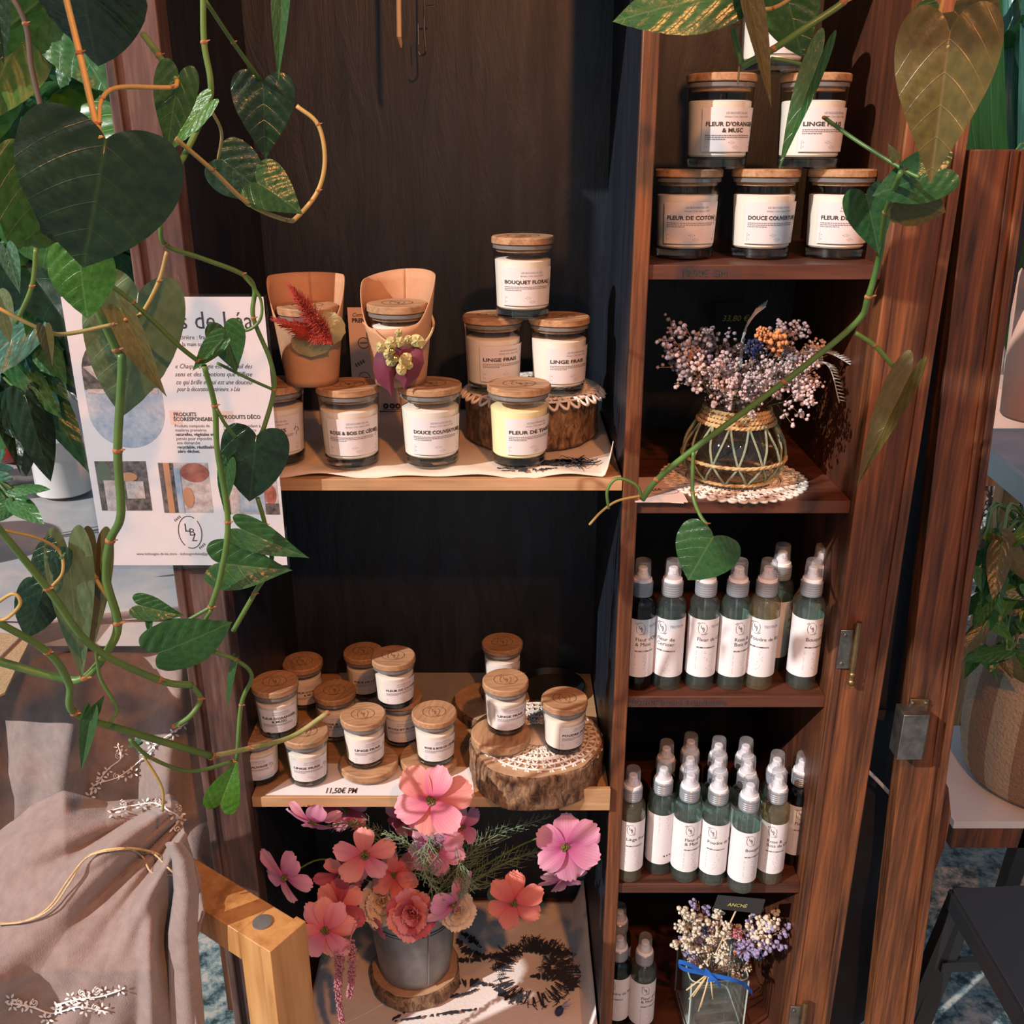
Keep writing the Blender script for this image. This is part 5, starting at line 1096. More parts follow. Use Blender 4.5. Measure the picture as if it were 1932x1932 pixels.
for (p0, p1, cols) in (((170, 870), (290, 963), ('photo_dark', [('photo_green', (0, .3, .55, 1)), ('photo_light', (.12, .5, 0, .62)), ('photo_light', (.55, .9, .25, .6)), ('photo_tan', (.45, .8, .6, .78))])),
                       ((290, 873), (405, 967), ('photo_light', [('photo_dark', (0, .3, 0, 1)), ('photo_tan', (.1, .22, .0, 1)), ('photo_grey', (.3, .42, 0, .9)), ('photo_skin', (.42, 1, .62, 1)), ('photo_tan', (.42, .64, .1, .52))])),
                       ((408, 875), (530, 970), ('photo_light', [('photo_dark', (0, .1, 0, 1)), ('photo_grey', (.3, .75, .05, .5)), ('photo_skin', (.75, .97, .2, .6)), ('photo_dark', (.75, 1, .0, .22))]))):
    xa, za = rel(p0[0]+8, p0[1]); xb, zb_ = rel(p1[0]-2, p1[1]); a = Art(); a.rect(xa, xb, zb_, za); o = art_on(a, 'square_picture', cols[0], .0006)
    for i, (mt, (u0, u1, v0, v1)) in enumerate(cols[1]):
        a = Art(); X0 = xa+(xb-xa)*u0; X1 = xa+(xb-xa)*u1; V0 = zb_+(za-zb_)*v0; V1 = zb_+(za-zb_)*v1
        if mt in ('photo_skin', 'photo_green') or (mt == 'photo_tan' and u0 > .3): a.poly([((X0+X1)/2+(X1-X0)/2*cos(k*pi/8), (V0+V1)/2+(V1-V0)/2*sin(k*pi/8)) for k in range(16)])
        else: a.rect(X0, X1, V0, V1)
        art_on(a, 'picture_detail', mt, .0008+i*.0001)
# ---------------------------------------------------------------- left table, vase, throw, wooden frame
ZTB = HC-.664
tb = thing('side_table', 'stone-topped table left of the cabinet under the white vase', 'table', (-1.1, 1.8, 0))
def tp_(mb, n, m, **k): return mb.build(n, m, tb, M=Matrix.Translation((1.1, -1.8, 0)), **k)
def ttop(u, v):
    x = -1.75+u*1.285; y = 1.30+v*1.24; return (x, y, ZTB+.003*sin(x*14+2*sin(y*6))+.002*sin(y*19))
tp_(MB().grid(ttop, 60, 60), 'table_top', 'stone_top', solid=0); tp_(MB().box(-1.75, -.465, 1.30, 2.54, ZTB-.045, ZTB-.008), 'table_board', 'stone_top')
for x, y in ((-1.70, 1.42), (-.52, 1.42), (-1.70, 2.48), (-.52, 2.48)): tp_(MB().box(x-.025, x+.025, y-.025, y+.025, 0, ZTB-.045), 'leg', 'brown_wood')
o = sheet(((-10, 1195), (60, 1205), (40, 1245), (10, 1310), (-10, 1320)), ZTB+.008, 'burlap_mat', 'burlap', 'tan burlap corner on the table at the left edge of the picture', 'mat', .003)
yv = 1.87; xv = XP(121, yv, ZTB+.02); vt = thing('white_vase', 'white glazed mushroom-shaped vase on the stone table behind the sign', 'vase', (xv, yv, ZTB+.004))
MB().lathe([(.050, 0), (.054, .003), (.054, .075), (.056, .082), (.088, .118), (.092, .126), (.088, .140), (.060, .185), (.045, .205), (.038, .215), (.034, .214), (.03, .12)], seg=56).build('vase_body', 'ceramic', vt)
MB().lathe([(.026, .0), (.026, .05), (.023, .055), (.021, .05)], (.055, .02, .175), 30).build('spout', 'ceramic', vt)
x = XP(40, 2.1, ZTB); tag(MB().lathe([(.05, 0), (.075, .02), (.08, .09), (.076, .09), (.07, .02)], (x, 2.1, ZTB+.004), 32).build('red_pot', 'ceramic_red'), 'glossy red pot behind the white vase', 'pot')
tag(MB().tube([(XP(25, 1.93, ZTB)+.012*i, 1.93+.004*sin(i*2), ZTB+.010) for i in range(9)], .006, 8).build('rope_piece', 'lace'), 'short thick white cord lying beside the white vase', 'rope')
# taupe throw: upper fall from the table edge, lower part bunched over the chair
def edge(P, t):
    t = max(0, min(1, t))*(len(P)-1); i = min(int(t), len(P)-2); f = t-i; f2 = f; return (P[i][0]*(1-f2)+P[i+1][0]*f2, P[i][1]*(1-f2)+P[i+1][1]*f2)
cl = thing('taupe_throw', 'taupe wool throw with white flower embroidery draped over table and chair at left', 'throw', W(180, 1500, 1.1))
T0 = Matrix.Translation(cl.location).inverted()
UL = [(-60, 1320), (-60, 1450), (-60, 1640), (-60, 1760)]; UR = [(372, 1180), (390, 1330), (398, 1480), (412, 1700)]
def up_fn(u, v):
    topy = 1330-150*u if u > 0 else 1330
    tx = -60+u*432; TP = [(-60, 1300), (0, 1240), (60, 1180), (180, 1160), (300, 1150), (372, 1140)]
    a = edge(TP, u); b = edge([(-60, 1720), (60, 1720), (180, 1720), (300, 1730), (415, 1740)], u)
    px = a[0]+(b[0]-a[0])*v; py = a[1]+(b[1]-a[1])*v
    Y = 1.34-.06*min(1, v*2.2)**1.2
    fo = .036*sin(px*.030+1.1*sin(v*3))*min(1, v*2.5)+.018*sin(px*.066+v*4+1)*min(1, v*2)
    fo += .022*math.exp(-((px-118)/34)**2)*min(1, max(0, v-.15)*3)-.03*math.exp(-((px-60)/40)**2)*min(1, max(0, v-.2)*3)
    if u > .9: fo *= (1-u)/.1
    Y += fo*.9
    if v < .12:
        q = W(px, py, 1.19); return WZ(a[0], a[1], ZTB+.014) * (1-v/.12)**1 + W(edge(TP, u)[0]+(b[0]-a[0])*.12, a[1]+(b[1]-a[1])*.12, 1.34)*(v/.12)
    return W(px, py, Y)
mb = MB(); mb.grid(up_fn, 130, 90); mb.build('upper_fall', 'taupe', cl, M=T0, solid=.004, sharp=0)
LT = [(-60, 1600), (0, 1570), (60, 1520), (120, 1493), (200, 1512), (270, 1508), (320, 1498), (338, 1520)]
LRr = [(338, 1520), (352, 1580), (376, 1640), (384, 1662), (366, 1690), (362, 1760), (372, 1850), (380, 1960)]
def lo_fn(u, v):
    a = edge(LT, u); bx_ = -60+u*(455); by_ = 1990
    r = edge(LRr, v)
    px0 = a[0]+(bx_-a[0])*v; py = a[1]+(by_-a[1])*v
    rx = r[0]; px = px0+(rx-(338+(395-338)*v))*u**3 if True else px0
    Y = .985-.13*min(1, v*1.5)
    # folds radiating down-left from the top right knot
    ang = math.atan2(py-1470, px-420); d = math.hypot(py-1470, px-420)/600
    w_ = min(1, v*5)
    fo = (.040*sin(ang*15+2.5*d)+.030*abs(sin(ang*13+1+4*d))+.012*sin(ang*41+3*d))*w_*(.55+.45*sin(d*5+1))
    fo += .022*math.exp(-((px-330-20*sin(py*.01))/16)**2)*min(1, max(0, v-.3)*4)*-1+.02*math.exp(-((px-285)/15)**2)*min(1, max(0, v-.35)*4)
    fo += -.018*math.exp(-((py-(1560-.18*(px)))/20)**2)
    rim = math.exp(-(v/.05)**2)*.035
    return W(px, py, Y-fo+rim+.02*u)
mb = MB(); mb.grid(lo_fn, 170, 150); mb.build('lower_drape', 'taupe', cl, M=T0, solid=.004, sharp=0)
def band_fn(u, v):
    P0 = [(328, 1590), (345, 1620), (352, 1680), (345, 1760), (350, 1860), (355, 1960)]; a = edge(P0, v); w = 14+18*v
    px = a[0]+(u-.5)*2*w; return W(px, a[1], .868-.014*cos((u-.5)*pi)+.012*v+.0*u)
MB().grid(band_fn, 12, 60).build('fold_band', 'taupe', cl, M=T0, solid=.004, sharp=0)
def embroid(P, name, Yf, sd, sc=1.0, dens=10):
    rn = random.Random(sd); a = Art(); mb = MB()
    pts, _ = catmull([Vector((x, y, 0)) for x, y in P], [0]*len(P), 10); 
    def pt(x, y): return W(x, y, Yf(x, y))
    mb.tube([pt(p.x, p.y) for p in pts], .0011, 5)
    def petal(cx, cy, an, l):
        n = 6; vs = []
        for s in (1, -1):
            for k in range(n+1):
                t = k/n if s > 0 else 1-k/n; w = .38*l*sin(pi*t)*s; vs.append(pt(cx+cos(an)*l*t-sin(an)*w*.6, cy+sin(an)*l*t+cos(an)*w*.6)+Vector((0, -.0008, 0)))
        o = len(mb.v); mb.v += [tuple(q) for q in vs]; mb.f.append(tuple(range(o, o+len(vs)))); mb.m.append(0)
    for k in range(dens):
        p = pts[int((k+.5)/dens*(len(pts)-1))]; cx, cy = p.x+rn.uniform(-9, 9)*sc, p.y+rn.uniform(-12, 12)*sc
        if k % 3 != 2:
            a0 = rn.uniform(0, 6)
            for j in range(5): petal(cx+3*cos(a0+j*1.257), cy+3*sin(a0+j*1.257), a0+j*1.257, 10*sc)
        else:
            for s in (1, -1): mb.tube([pt(cx+s*(2+r_*5)*cos(r_*4.5), cy-6+(2+r_*5)*sin(r_*4.5)*s) for r_ in [i/8 for i in range(9)]], .0008, 4)
    mb.build('embroidery', 'embroidery', cl, M=T0, sharp=0)
def nearest(fn, nu, nv):
    T = []
    for j in range(nv+1):
        for i in range(nu+1):
            p = fn(i/nu, j/nv); d = dep(p); q = p-Vector((0, 0, HC)); T.append((966+FP*q.x/d, 966-FP*(q.y*sin(TH)+q.z*cos(TH))/d, p.y))
    def f(x, y):
        best = sorted((((a-x)**2+(b-y)**2), c) for a, b, c in T)[:4]; return min(c for _, c in best)-.005
    return f
fu = nearest(up_fn, 60, 50); flw = nearest(lo_fn, 90, 80)
embroid([(355, 1362), (300, 1400), (270, 1430), (225, 1465), (180, 1480), (170, 1500)], 'e', fu, 3, .9, 13); embroid([(222, 1405), (228, 1430), (205, 1450), (185, 1475)], 'e', fu, 9, .7, 5)
embroid([(205, 1530), (240, 1522), (290, 1515), (320, 1530), (338, 1545), (320, 1570)], 'e', flw, 5, .9, 12)
embroid([(20, 1893), (60, 1900), (100, 1912), (150, 1900), (205, 1910)], 'e', flw, 7, 1.0, 16); embroid([(110, 1895), (150, 1885), (190, 1880), (228, 1868)], 'e', flw, 8, .9, 8)
mb = MB(); ft = lambda x, y: W(x, y, flw(x, y)-.004)
for L in (((-20, 1742), (40, 1740), (95, 1715), (135, 1660), (165, 1617), (230, 1602), (285, 1608), (320, 1640), (366, 1678)), ((-20, 1745), (45, 1738), (92, 1712), (132, 1655), (172, 1612), (235, 1600), (268, 1615), (285, 1645), (320, 1650), (362, 1656)), ((200, 1606), (250, 1600), (300, 1612), (320, 1640), (345, 1646), (366, 1655))):
    mb.tube([ft(x, y) for x, y in L], .0011, 6, smooth=5)
tag(mb.build('twine', 'cord'), 'tan twine trailing across the taupe throw to the wooden frame', 'twine')
fr = thing('wooden_chair', 'honey-coloured wooden chair corner with a dark metal disc, before the cabinet', 'chair', W(520, 1932, .9)); T0f = Matrix.Translation(fr.location).inverted()
A = W(372, 1672, 1.0); zt_ = HC-.852
Pa = WZ(385, 1672, zt_); Pb = WZ(513, 1752, zt_)
d = (Pb-Pa).normalized(); sd_ = Vector((d.y, -d.x, 0)); wdt = .052; th = .034
def obox(a, b, half, z0, z1):
    v = [p+sd_*s*half for p in (a, b) for s in (-1, 1)]; vs = [(q.x, q.y, z) for z in (z0, z1) for q in (v[0], v[1], v[3], v[2])]
    return MB().add(vs, [(0, 1, 2, 3), (7, 6, 5, 4), (0, 4, 5, 1), (1, 5, 6, 2), (2, 6, 7, 3), (3, 7, 4, 0)])
obox(Pa-d*.20, Pb-d*.028, wdt/2, zt_-.042, zt_).build('rail', 'honey_wood', fr, bevel=.0012, M=T0f)
obox(Pa-d*.20, Pa-d*.16, wdt/2, .002, zt_-.042).build('leg', 'honey_wood', fr, bevel=.0012, M=T0f)
obox(Pa-d*.16, Pb-d*.028, .012, .22, .25).build('stretcher', 'honey_wood', fr, bevel=.0012, M=T0f)
obox(Pb-d*.028, Pb+d*.012, wdt/2, .002, zt_).build('leg', 'honey_wood', fr, bevel=.0012, M=T0f)
obox(Pb+d*.012, Pb+d*.028, wdt/2+.002, .001, zt_+.004).build('leg_facing', 'honey_wood', fr, bevel=.001, M=T0f)
c = Pb-d*.016; MB().lathe([(.0115, 0), (.0115, .0018), (.010, .0022)], (c.x, c.y, zt_), 28).build('metal_disc', 'galvanised', fr, M=T0f)
# ---------------------------------------------------------------- heart-leaved vines
OUT = [(.0, .0), (-.07, .045), (-.13, .13), (-.165, .24), (-.15, .35), (-.08, .45), (.03, .5), (.17, .5), (.32, .455), (.47, .375), (.62, .275), (.76, .17), (.88, .08), (.95, .032), (1, 0)]
OUTR = [(.0, .0), (-.06, .05), (-.11, .13), (-.14, .23), (-.13, .34), (-.07, .43), (.04, .49), (.17, .51), (.32, .50), (.47, .45), (.62, .365), (.75, .265), (.86, .16), (.935, .075), (.975, .025), (1, 0)]
def leaf_fn(var):
    fold, droop, rip = ((.04, .12, .045), (.26, .18, .05), (-.06, .16, .045), (.5, .12, .03), (.06, .30, .05))[var]
    def f(mb):
        O_ = OUT if var in (1, 3) else OUTR; P, _ = catmull([Vector((a, b, 0)) for a, b in O_], [0]*len(O_), 3); n = len(P); K = 9
        for s in (1, -1):
            vs = []; uv = []
            for k in range(K+1):
                t = k/K
                for p in P:
                    mx_ = max(.0, min(1, p.x*.98)) ; bx_ = p.x if p.x > 0 else 0
                    sx = bx_*1.0; x = sx+(p.x-sx)*t; y = p.y*t
                    ph = (x-.45*y-y*y)*30
                    z = fold*y*1.1-droop*x*x-.22*y*y*(1-.5*x)-rip*.5*cos(ph)*min(1, y*5)*(1-t*.5)+rip*1.3*sin(x*7+s*2)*y
                    vs.append((x, y*s, z)); uv.append((x, y*s))
            fs = []
            for k in range(K):
                for i in range(n-1):
                    q = (k*n+i, k*n+i+1, (k+1)*n+i+1, (k+1)*n+i); fs.append(q if s > 0 else q[::-1])
            mb.add(vs, fs, 0, None, uv)
        mb.tube([(-.0, 0, -.004), (.3, 0, -.014-droop*.09), (.7, 0, -.012-droop*.49), (.97, 0, -droop*.94)], [.013, .009, .005, .002], 5, 0)
    return f
def leaf(par, b, t, wpx, Y, mat, var=0, roll=0, tilt=0, Yt=None, label=None):
    """b, t: picture points of base and tip; Y distance; roll turns the blade about its midrib"""
    B = W(b[0], b[1], Y); T = W(t[0], t[1], Yt if Yt else Y); L = (T-B).length; X = (T-B).normalized()
    V = (Vector((0, 0, HC))-B).normalized(); Zn = (V-X*V.dot(X)).normalized(); Yv = Zn.cross(X)
    M = Matrix((X, Yv, Zn)).transposed().to_4x4(); wid = wpx*dep(B)/FP/max(.25, abs(cos(radians(roll))))
    M = Matrix.Translation(B) @ M @ Matrix.Rotation(radians(roll), 4, 'X') @ Matrix.Diagonal((L, wid, min(L, wid)*1.0, 1))
    k = ('leaf', var, mat); o = part('leaf', k, leaf_fn(var), mat, None, sharp=0)
    bpy.context.view_layer.update() if False else None
    o.parent = par; o.matrix_local = Matrix.Translation(par.location).inverted() @ M
    return o
def vine(name, label, stems, leaves, grp=None, node=True):
    p0 = W(*stems[0][0][0]); t = thing('heartleaf_vine', label, 'plant', p0, 0, grp); T = Matrix.Translation(p0).inverted()
    for pts, rpx, mat in stems:
        P = [W(*p) for p in pts]; rd = [rpx/2*dep(p)/FP for p in P]; mb = MB(); mb.tube(P, rd, 8, smooth=8 if len(P) > 2 else 1)
        o = mb.build('stem' if rpx > 7 else 'petiole', mat, t, M=T, sharp=0)
        if node and rpx > 7:
            for q, r_ in list(zip(P, rd))[1::2]:
                MB().ball((0, 0, 0), r_*1.28, 8, 6, 0, (1, 1, .8)).tube([(0, 0, 0), (r_*2.2, -r_, r_*.6)], [r_*.6, r_*.15], 5).build('stem_node', 'stem_node', o, M=Matrix.Translation(q))
    for l in leaves: leaf(t, *l)
    return t
def shade_crown(t, c, n, sx, sy, sd):
    # unseen foliage added above the view to keep sun off the foreground leaves
    rn = random.Random(sd); T = Matrix.Translation(t.location).inverted(); st = MB()
    for i in range(n):
        B = Vector((c[0]+rn.uniform(-sx, sx), c[1]+rn.uniform(-sy, sy), c[2]+rn.uniform(-.06, .06))); s = rn.uniform(.10, .15); a = rn.uniform(0, 6.28)
        X = Vector((cos(a)*.8, sin(a)*.8, -.6)).normalized(); Zn = Vector((0, 0, 1)); Zn = (Zn-X*Zn.dot(X)).normalized(); Yv = Zn.cross(X)
        part('leaf', ('leaf', i % 3, 'leaf_mid'), leaf_fn(i % 3), 'leaf_mid', t, M=T @ Matrix.Translation(B) @ Matrix((X, Yv, Zn)).transposed().to_4x4() @ Matrix.Diagonal((s, s*.85, s*.8, 1)), sharp=0)
        if i % 3 == 0: st.tube([B, Vector(c)+Vector((rn.uniform(-.1, .1), 0, .05))], .003, 5)
    st.tube([(c[0]-sx, c[1], c[2]+.02), (c[0], c[1]+.02, c[2]+.05), (c[0]+sx, c[1], c[2]+.02)], .004, 6, smooth=5)
    st.build('stem', 'stem_green', t, M=T)
SG, SB, SM = 'stem_green', 'stem_tan', 'moss_stem'
v1_ = vine('v', 'heartleaf vine with the biggest round leaf, top left foreground', [([(118, -30, .64), (150, 100, .635), (172, 195, .63), (182, 235, .625), (192, 262, .62)], 13, SB), ([(335, 152, .70), (322, 165, .69), (225, 165, .66), (192, 188, .64), (187, 235, .625)], 9, SB), ([(270, 65, .72), (300, 105, .71), (335, 152, .70)], 12, SG)],
     [((200, 262), (155, 512), 292, .62, 'leaf_dark', 0, 0), ((150, -75), (172, 142), 205, .66, 'leaf_dark', 2, 25, 0, .70), ((337, 142), (312, 287), 80, .70, 'leaf_mid', 1, 12)])
vine('v', 'heartleaf vine strand looping down before the black back panel at upper left', [([(383, -20, .80), (385, 80, .80), (397, 150, .80), (393, 195, .80), (352, 285, .78), (322, 335, .76)], 12, SG), ([(388, 2, .80), (440, 80, .88), (490, 150, .95)], 8, SG), ([(397, 205, .80), (418, 250, .84), (412, 300, .88)], 6, SB), ([(330, 260, .76), (400, 320, .80), (470, 385, .85), (540, 415, .88), (562, 408, .89), (600, 360, .9), (613, 300, .9), (600, 235, .9), (560, 200, .9)], 8.5, SB)],
     [((496, 158), (501, 303), 116, .95, 'leaf_dark', 1, 0), ((418, 300), (505, 372), 104, .90, 'leaf_dark', 0, 5), ((486, 345), (572, 398), 96, .86, 'leaf_mid', 1, -22), ((393, 195), (312, 288), 40, .79, 'leaf_bright', 1, 40), ((533, -40), (524, 155), 36, .92, 'leaf_mid', 3, 15)])
vine('v', 'heartleaf vine strand hanging at the right edge of the sign', [([(302, 420, .86), (312, 462, .87), (380, 487, .90), (457, 517, .93), (480, 545, .95), (478, 600, .95), (510, 680, .96), (517, 735, .97), (500, 800, .97), (488, 830, .97)], 9, SG), ([(457, 517, .93), (490, 560, .94), (492, 600, .94), (470, 622, .94), (440, 622, .94)], 6, SG), ([(515, 735, .97), (470, 715, .95), (410, 685, .93)], 6, SG), ([(486, 940, .98), (500, 990, .99), (512, 1060, .99), (480, 1120, .99), (440, 1190, 1.0)], 9, SG)],
     [((484, 822), (470, 952), 124, .965, 'leaf_dark', 0, 0), ((455, 998), (582, 1056), 62, .97, 'leaf_mid', 1, 18), ((422, 618), (447, 705), 72, .92, 'leaf_mid', 3, 0), ((420, 640), (360, 700), 40, .90, 'leaf_mid', 3, 25), ((412, 1062), (548, 1080), 96, .97, 'leaf_mid', 1, 15)])
vine('v', 'heartleaf vine strand with the large pale leaf hanging over the sign', [([(165, 507, .80), (250, 570, .84), (335, 650, .88), (372, 680, .90)], 9, SG), ([(385, 690, .90), (405, 765, .92), (410, 850, .93), (430, 985, .94), (415, 1090, .95), (398, 1145, .96)], 11, SG), ([(408, 770, .92), (425, 800, .93), (445, 825, .95)], 7, SG), ([(315, 475, .86), (300, 530, .86), (268, 590, .86), (238, 603, .85)], 8, SB), ([(398, 1145, .96), (340, 1178, .96), (278, 1210, .96)], 7, SG), ([(398, 1150, .96), (385, 1180, .965), (398, 1225, .97), (445, 1245, .98), (475, 1275, .99), (455, 1330, 1.0), (447, 1435, 1.0)], 8, SG)],
     [((262, 552), (234, 796), 178, .89, 'leaf_pale', 2, -8), ((232, 592), (312, 752), 56, .85, 'leaf_olive', 3, 30), ((430, 875), (420, 968), 34, .96, 'leaf_mid', 1, 20), ((300, 1232), (436, 1181), 96, .955, 'leaf_mid', 0, 30), ((262, 1142), (347, 1164), 50, .97, 'leaf_mid', 1, 15), ((283, 1165), (282, 1202), 14, .97, 'leaf_mid', 3, 30), ((416, 1516), (446, 1438), 66, 1.0, 'leaf_bright', 1, 0), ((445, 1250), (425, 1345), 14, .98, 'leaf_mid', 3, 50)])
vine('v', 'thick heartleaf vine strand running down the left half of the sign', [([(165, 545, .78), (220, 660, .80), (230, 690, .80), (222, 850, .81), (228, 970, .82), (208, 1020, .83), (200, 1090, .84), (222, 1175, .85), (205, 1225, .85), (160, 1278, .84), (110, 1278, .84), (-30, 1240, .82)], 16, SG), ([(-10, 578, .74), (80, 622, .75), (125, 630, .76), (215, 612, .77)], 8, SB), ([(165, 1060, .84), (180, 1090, .84), (205, 1130, .845)], 8, SB)],
     [((150, 478), (160, 604), 118, .70, 'leaf_bright', 0, 20), ((86, 620), (98, 692), 28, .745, 'leaf_olive', 3, 20), ((182, 1026), (174, 1236), 62, .86, 'leaf_brown', 3, 0), ((128, 1036), (156, 1293), 84, .83, 'leaf_pale', 1, 0)])
vine('v', 'heartleaf vine strand crossing the taupe throw from the left edge', [([(-20, 975, .74), (90, 1110, .78), (175, 1220, .81), (300, 1283, .86), (362, 1293, .88)], 14, SG), ([(362, 1293, .88), (378, 1318, .885), (360, 1350, .88), (330, 1370, .88)], 10, SG), ([(180, 1225, .81), (190, 1280, .82), (220, 1335, .83), (208, 1362, .83)], 6.5, SG), ([(5, 1000, .76), (70, 1015, .78), (112, 1040, .8), (118, 1080, .8), (95, 1110, .8)], 6, SB)],
     [((108, 1035), (62, 1112), 66, .82, 'leaf_dark', 0, 10), ((82, 1112), (48, 1212), 84, .82, 'leaf_dark', 2, 0), ((112, 1050), (125, 1040), 12, .8, 'leaf_mid', 1, 0)])
vine('v', 'lowest heartleaf vine strand ending in a bare mossy tip before the small candles', [([(-20, 1165, .76), (90, 1230, .80), (130, 1290, .82), (141, 1345, .83), (250, 1382, .88), (400, 1427, .96)], 14, SG), ([(400, 1427, .96), (470, 1412, 1.0), (550, 1390, 1.05), (618, 1345, 1.08)], 10, SM), ([(245, 1395, .88), (285, 1430, .9), (360, 1455, .95), (440, 1437, .99)], 7.5, SG), ([(270, 1425, .9), (305, 1485, .9), (307, 1530, .9)], 5.5, SB)],
     [((172, 1345), (152, 1458), 30, .82, 'leaf_mid', 3, 15), ((168, 1350), (198, 1312), 22, .82, 'leaf_mid', 3, 30), ((265, 1398), (240, 1410), 14, .89, 'leaf_mid', 0, 0)])
vine('v', 'dark-stemmed vine strand at the top left picture edge', [([(15, -20, .9), (48, 45, .9), (60, 130, .9), (80, 215, .9), (95, 300, .9)], 11, 'stem_dark'), ([(68, 468, .85), (60, 540, .85), (30, 610, .85)], 9, SG), ([(-10, 1140, .7), (25, 1120, .7), (38, 1140, .7), (10, 1168, .7), (-15, 1165, .7)], 7, SB)],
     [((-12, -10), (6, 122), 60, .88, 'leaf_dark', 3, 10), ((12, 470), (38, 555), 36, .86, 'leaf_cyan_lit', 3, 0), ((-5, 560), (20, 650), 46, .86, 'leaf_pale', 3, 0)], None)
v2_ = vine('v', 'heartleaf vine at top right whose large leaf hides the divider top', [([(1620, -30, .95), (1590, 5, .95), (1520, 52, .95), (1460, 92, .96), (1400, 125, .97)], 13, SG), ([(1392, -20, .98), (1384, 50, .98), (1400, 122, .97)], 12, SG), ([(1420, 18, .97), (1460, 15, .96), (1500, -8, .95)], 8, SB), ([(1455, 110, .96), (1500, 118, .95), (1542, 132, .93)], 7, SG), ([(1395, 125, .97), (1392, 160, .97)], 4, SB)],
     [((1375, -15), (1156, 34), 112, .95, 'leaf_mid', 0, 25), ((1412, -5), (1458, 203), 40, .94, 'leaf_olive', 3, -30), ((1480, -30), (1513, 108), 112, 1.0, 'leaf_mid', 0, 0), ((1552, 96), (1466, 322), 46, .90, 'leaf_mid', 3, 30)])
vine('v', 'heartleaf vine at far right with the big leaf glowing orange-brown', [([(1785, -30, .82), (1768, 60, .82), (1790, 90, .80)], 9, SB), ([(1735, 335, .86), (1705, 320, .87), (1620, 268, .9), (1555, 222, .93)], 7.5, SG), ([(1700, 325, .86), (1672, 400, .92), (1660, 480, .98), (1638, 560, 1.0), (1612, 612, 1.02), (1480, 720, 1.05), (1312, 845, 1.08), (1240, 905, 1.1), (1212, 942, 1.11)], 12, SG), ([(1212, 942, 1.11), (1200, 915, 1.11), (1165, 903, 1.11), (1146, 925, 1.11), (1148, 960, 1.11)], 6, SG), ([(1210, 935, 1.11), (1165, 945, 1.11), (1135, 965, 1.11), (1112, 990, 1.11)], 5, SB), ([(1308, 850, 1.08), (1307, 930, 1.07), (1320, 970, 1.05), (1332, 988, 1.04)], 7.5, SG), ([(1614, 628, 1.02), (1650, 652, 1.02), (1680, 685, 1.02), (1708, 718, 1.02)], 9, SG)],
     [((1792, 58), (1755, 348), 185, .80, 'leaf_olive', 1, 0), ((1800, 22), (1880, 100), 130, .86, 'leaf_olive', 0, 0, 0, .88), ((1775, 25), (1715, 95), 90, .92, 'leaf_mid', 0, 10), ((1785, 318), (1650, 368), 96, .88, 'leaf_mid', 2, 0), ((1700, 375), (1790, 402), 88, .90, 'leaf_olive', 2, 0), ((1634, 368), (1659, 484), 88, .96, 'leaf_mid', 1, 0), ((1346, 1012), (1296, 1098), 122, 1.03, 'leaf_mid', 0, 0), ((1718, 705), (1612, 918), 58, 1.0, 'leaf_olive', 3, 30), ((1690, 300), (1675, 270), 18, .86, 'leaf_olive', 1, 0)])
shade_crown(v1_, (-.84, .13, 2.24), 32, .24, .16, 3); shade_crown(v2_, (-.24, .38, 2.24), 28, .20, .20, 4)
# ---------------------------------------------------------------- background plants
def bushplant(name, label, pot, spots, mats, size, Yr, shape=0, down=.6, sd=1, potmat='terracotta', cat='plant'):
    rn = random.Random(sd); t = thing(name, label, cat, pot); T = Matrix.Translation(pot).inverted(); pv = Vector(pot)
    if potmat:
        MB().lathe([(.07, 0), (.075, .004), (.10, .16), (.11, .165), (.11, .2), (.10, .2), (.09, .15)], seg=40).build('plant_pot', potmat, t); MB().lathe([(.09, .14), (.092, .17)], seg=30).build('soil', 'soil', t)
    st = MB()
    for i, (px, py) in enumerate(spots):
        Y = rn.uniform(*Yr); B = W(px, py, Y); s = size*rn.uniform(.7, 1.25); a = rn.uniform(-.9, .9)
        X = Vector((sin(a), rn.uniform(-.5, .1), -down+rn.uniform(-.35, .35))).normalized(); V = (Vector((rn.uniform(-.6, .6), 0, HC+rn.uniform(0, .8)))-B).normalized(); Zn = (V-X*V.dot(X)).normalized(); Yv = Zn.cross(X)
        M = T @ Matrix.Translation(B) @ Matrix((X, Yv, Zn)).transposed().to_4x4() @ Matrix.Rotation(rn.uniform(-.5, .5), 4, 'X') @ Matrix.Diagonal((s, s*(.42 if shape else .72), s*.7, 1))
        m = mats[i % len(mats)]; part('leaf', ('leaf', i % 4 if i % 4 != 3 else 0, m), leaf_fn(i % 4 if i % 4 != 3 else 0), m, t, M=M, sharp=0)
        if i % 2 == 0:
            e = pv+Vector((0, 0, .18)); mid = (B+e)/2+Vector((rn.uniform(-.05, .05), .08, .1)); st.tube([B, mid, e], .0028, 5, smooth=5)
    st.build('stems', 'stem_green', t, M=T, sharp=0); return t
rn = random.Random(8)
spA = [(rn.uniform(-30, 300), rn.uniform(-80, 480)) for _ in range(62)]
bushplant('foliage_plant', 'large dark green foliage plant filling the top left behind the vines', (-1.05, 2.1, ZTB+.004), spA, ['leaf_green_shop', 'leaf_dark', 'leaf_green_shop', 'leaf_bright'], .19, (1.5, 2.3), 0, sd=3)
spB = [(rn.uniform(-30, 95), rn.uniform(470, 760)) for _ in range(30)]+[(95, 570), (110, 640), (70, 620), (60, 560), (112, 600)]
bushplant('foliage_plant', 'bushy plant with pointed leaves, some coloured as if in cyan daylight, left of the white vase', (-1.28, 1.75, ZTB+.004), spB, ['leaf_cyan_lit', 'leaf_dark', 'leaf_green_shop'], .13, (1.5, 1.72), 1, .8, sd=5)
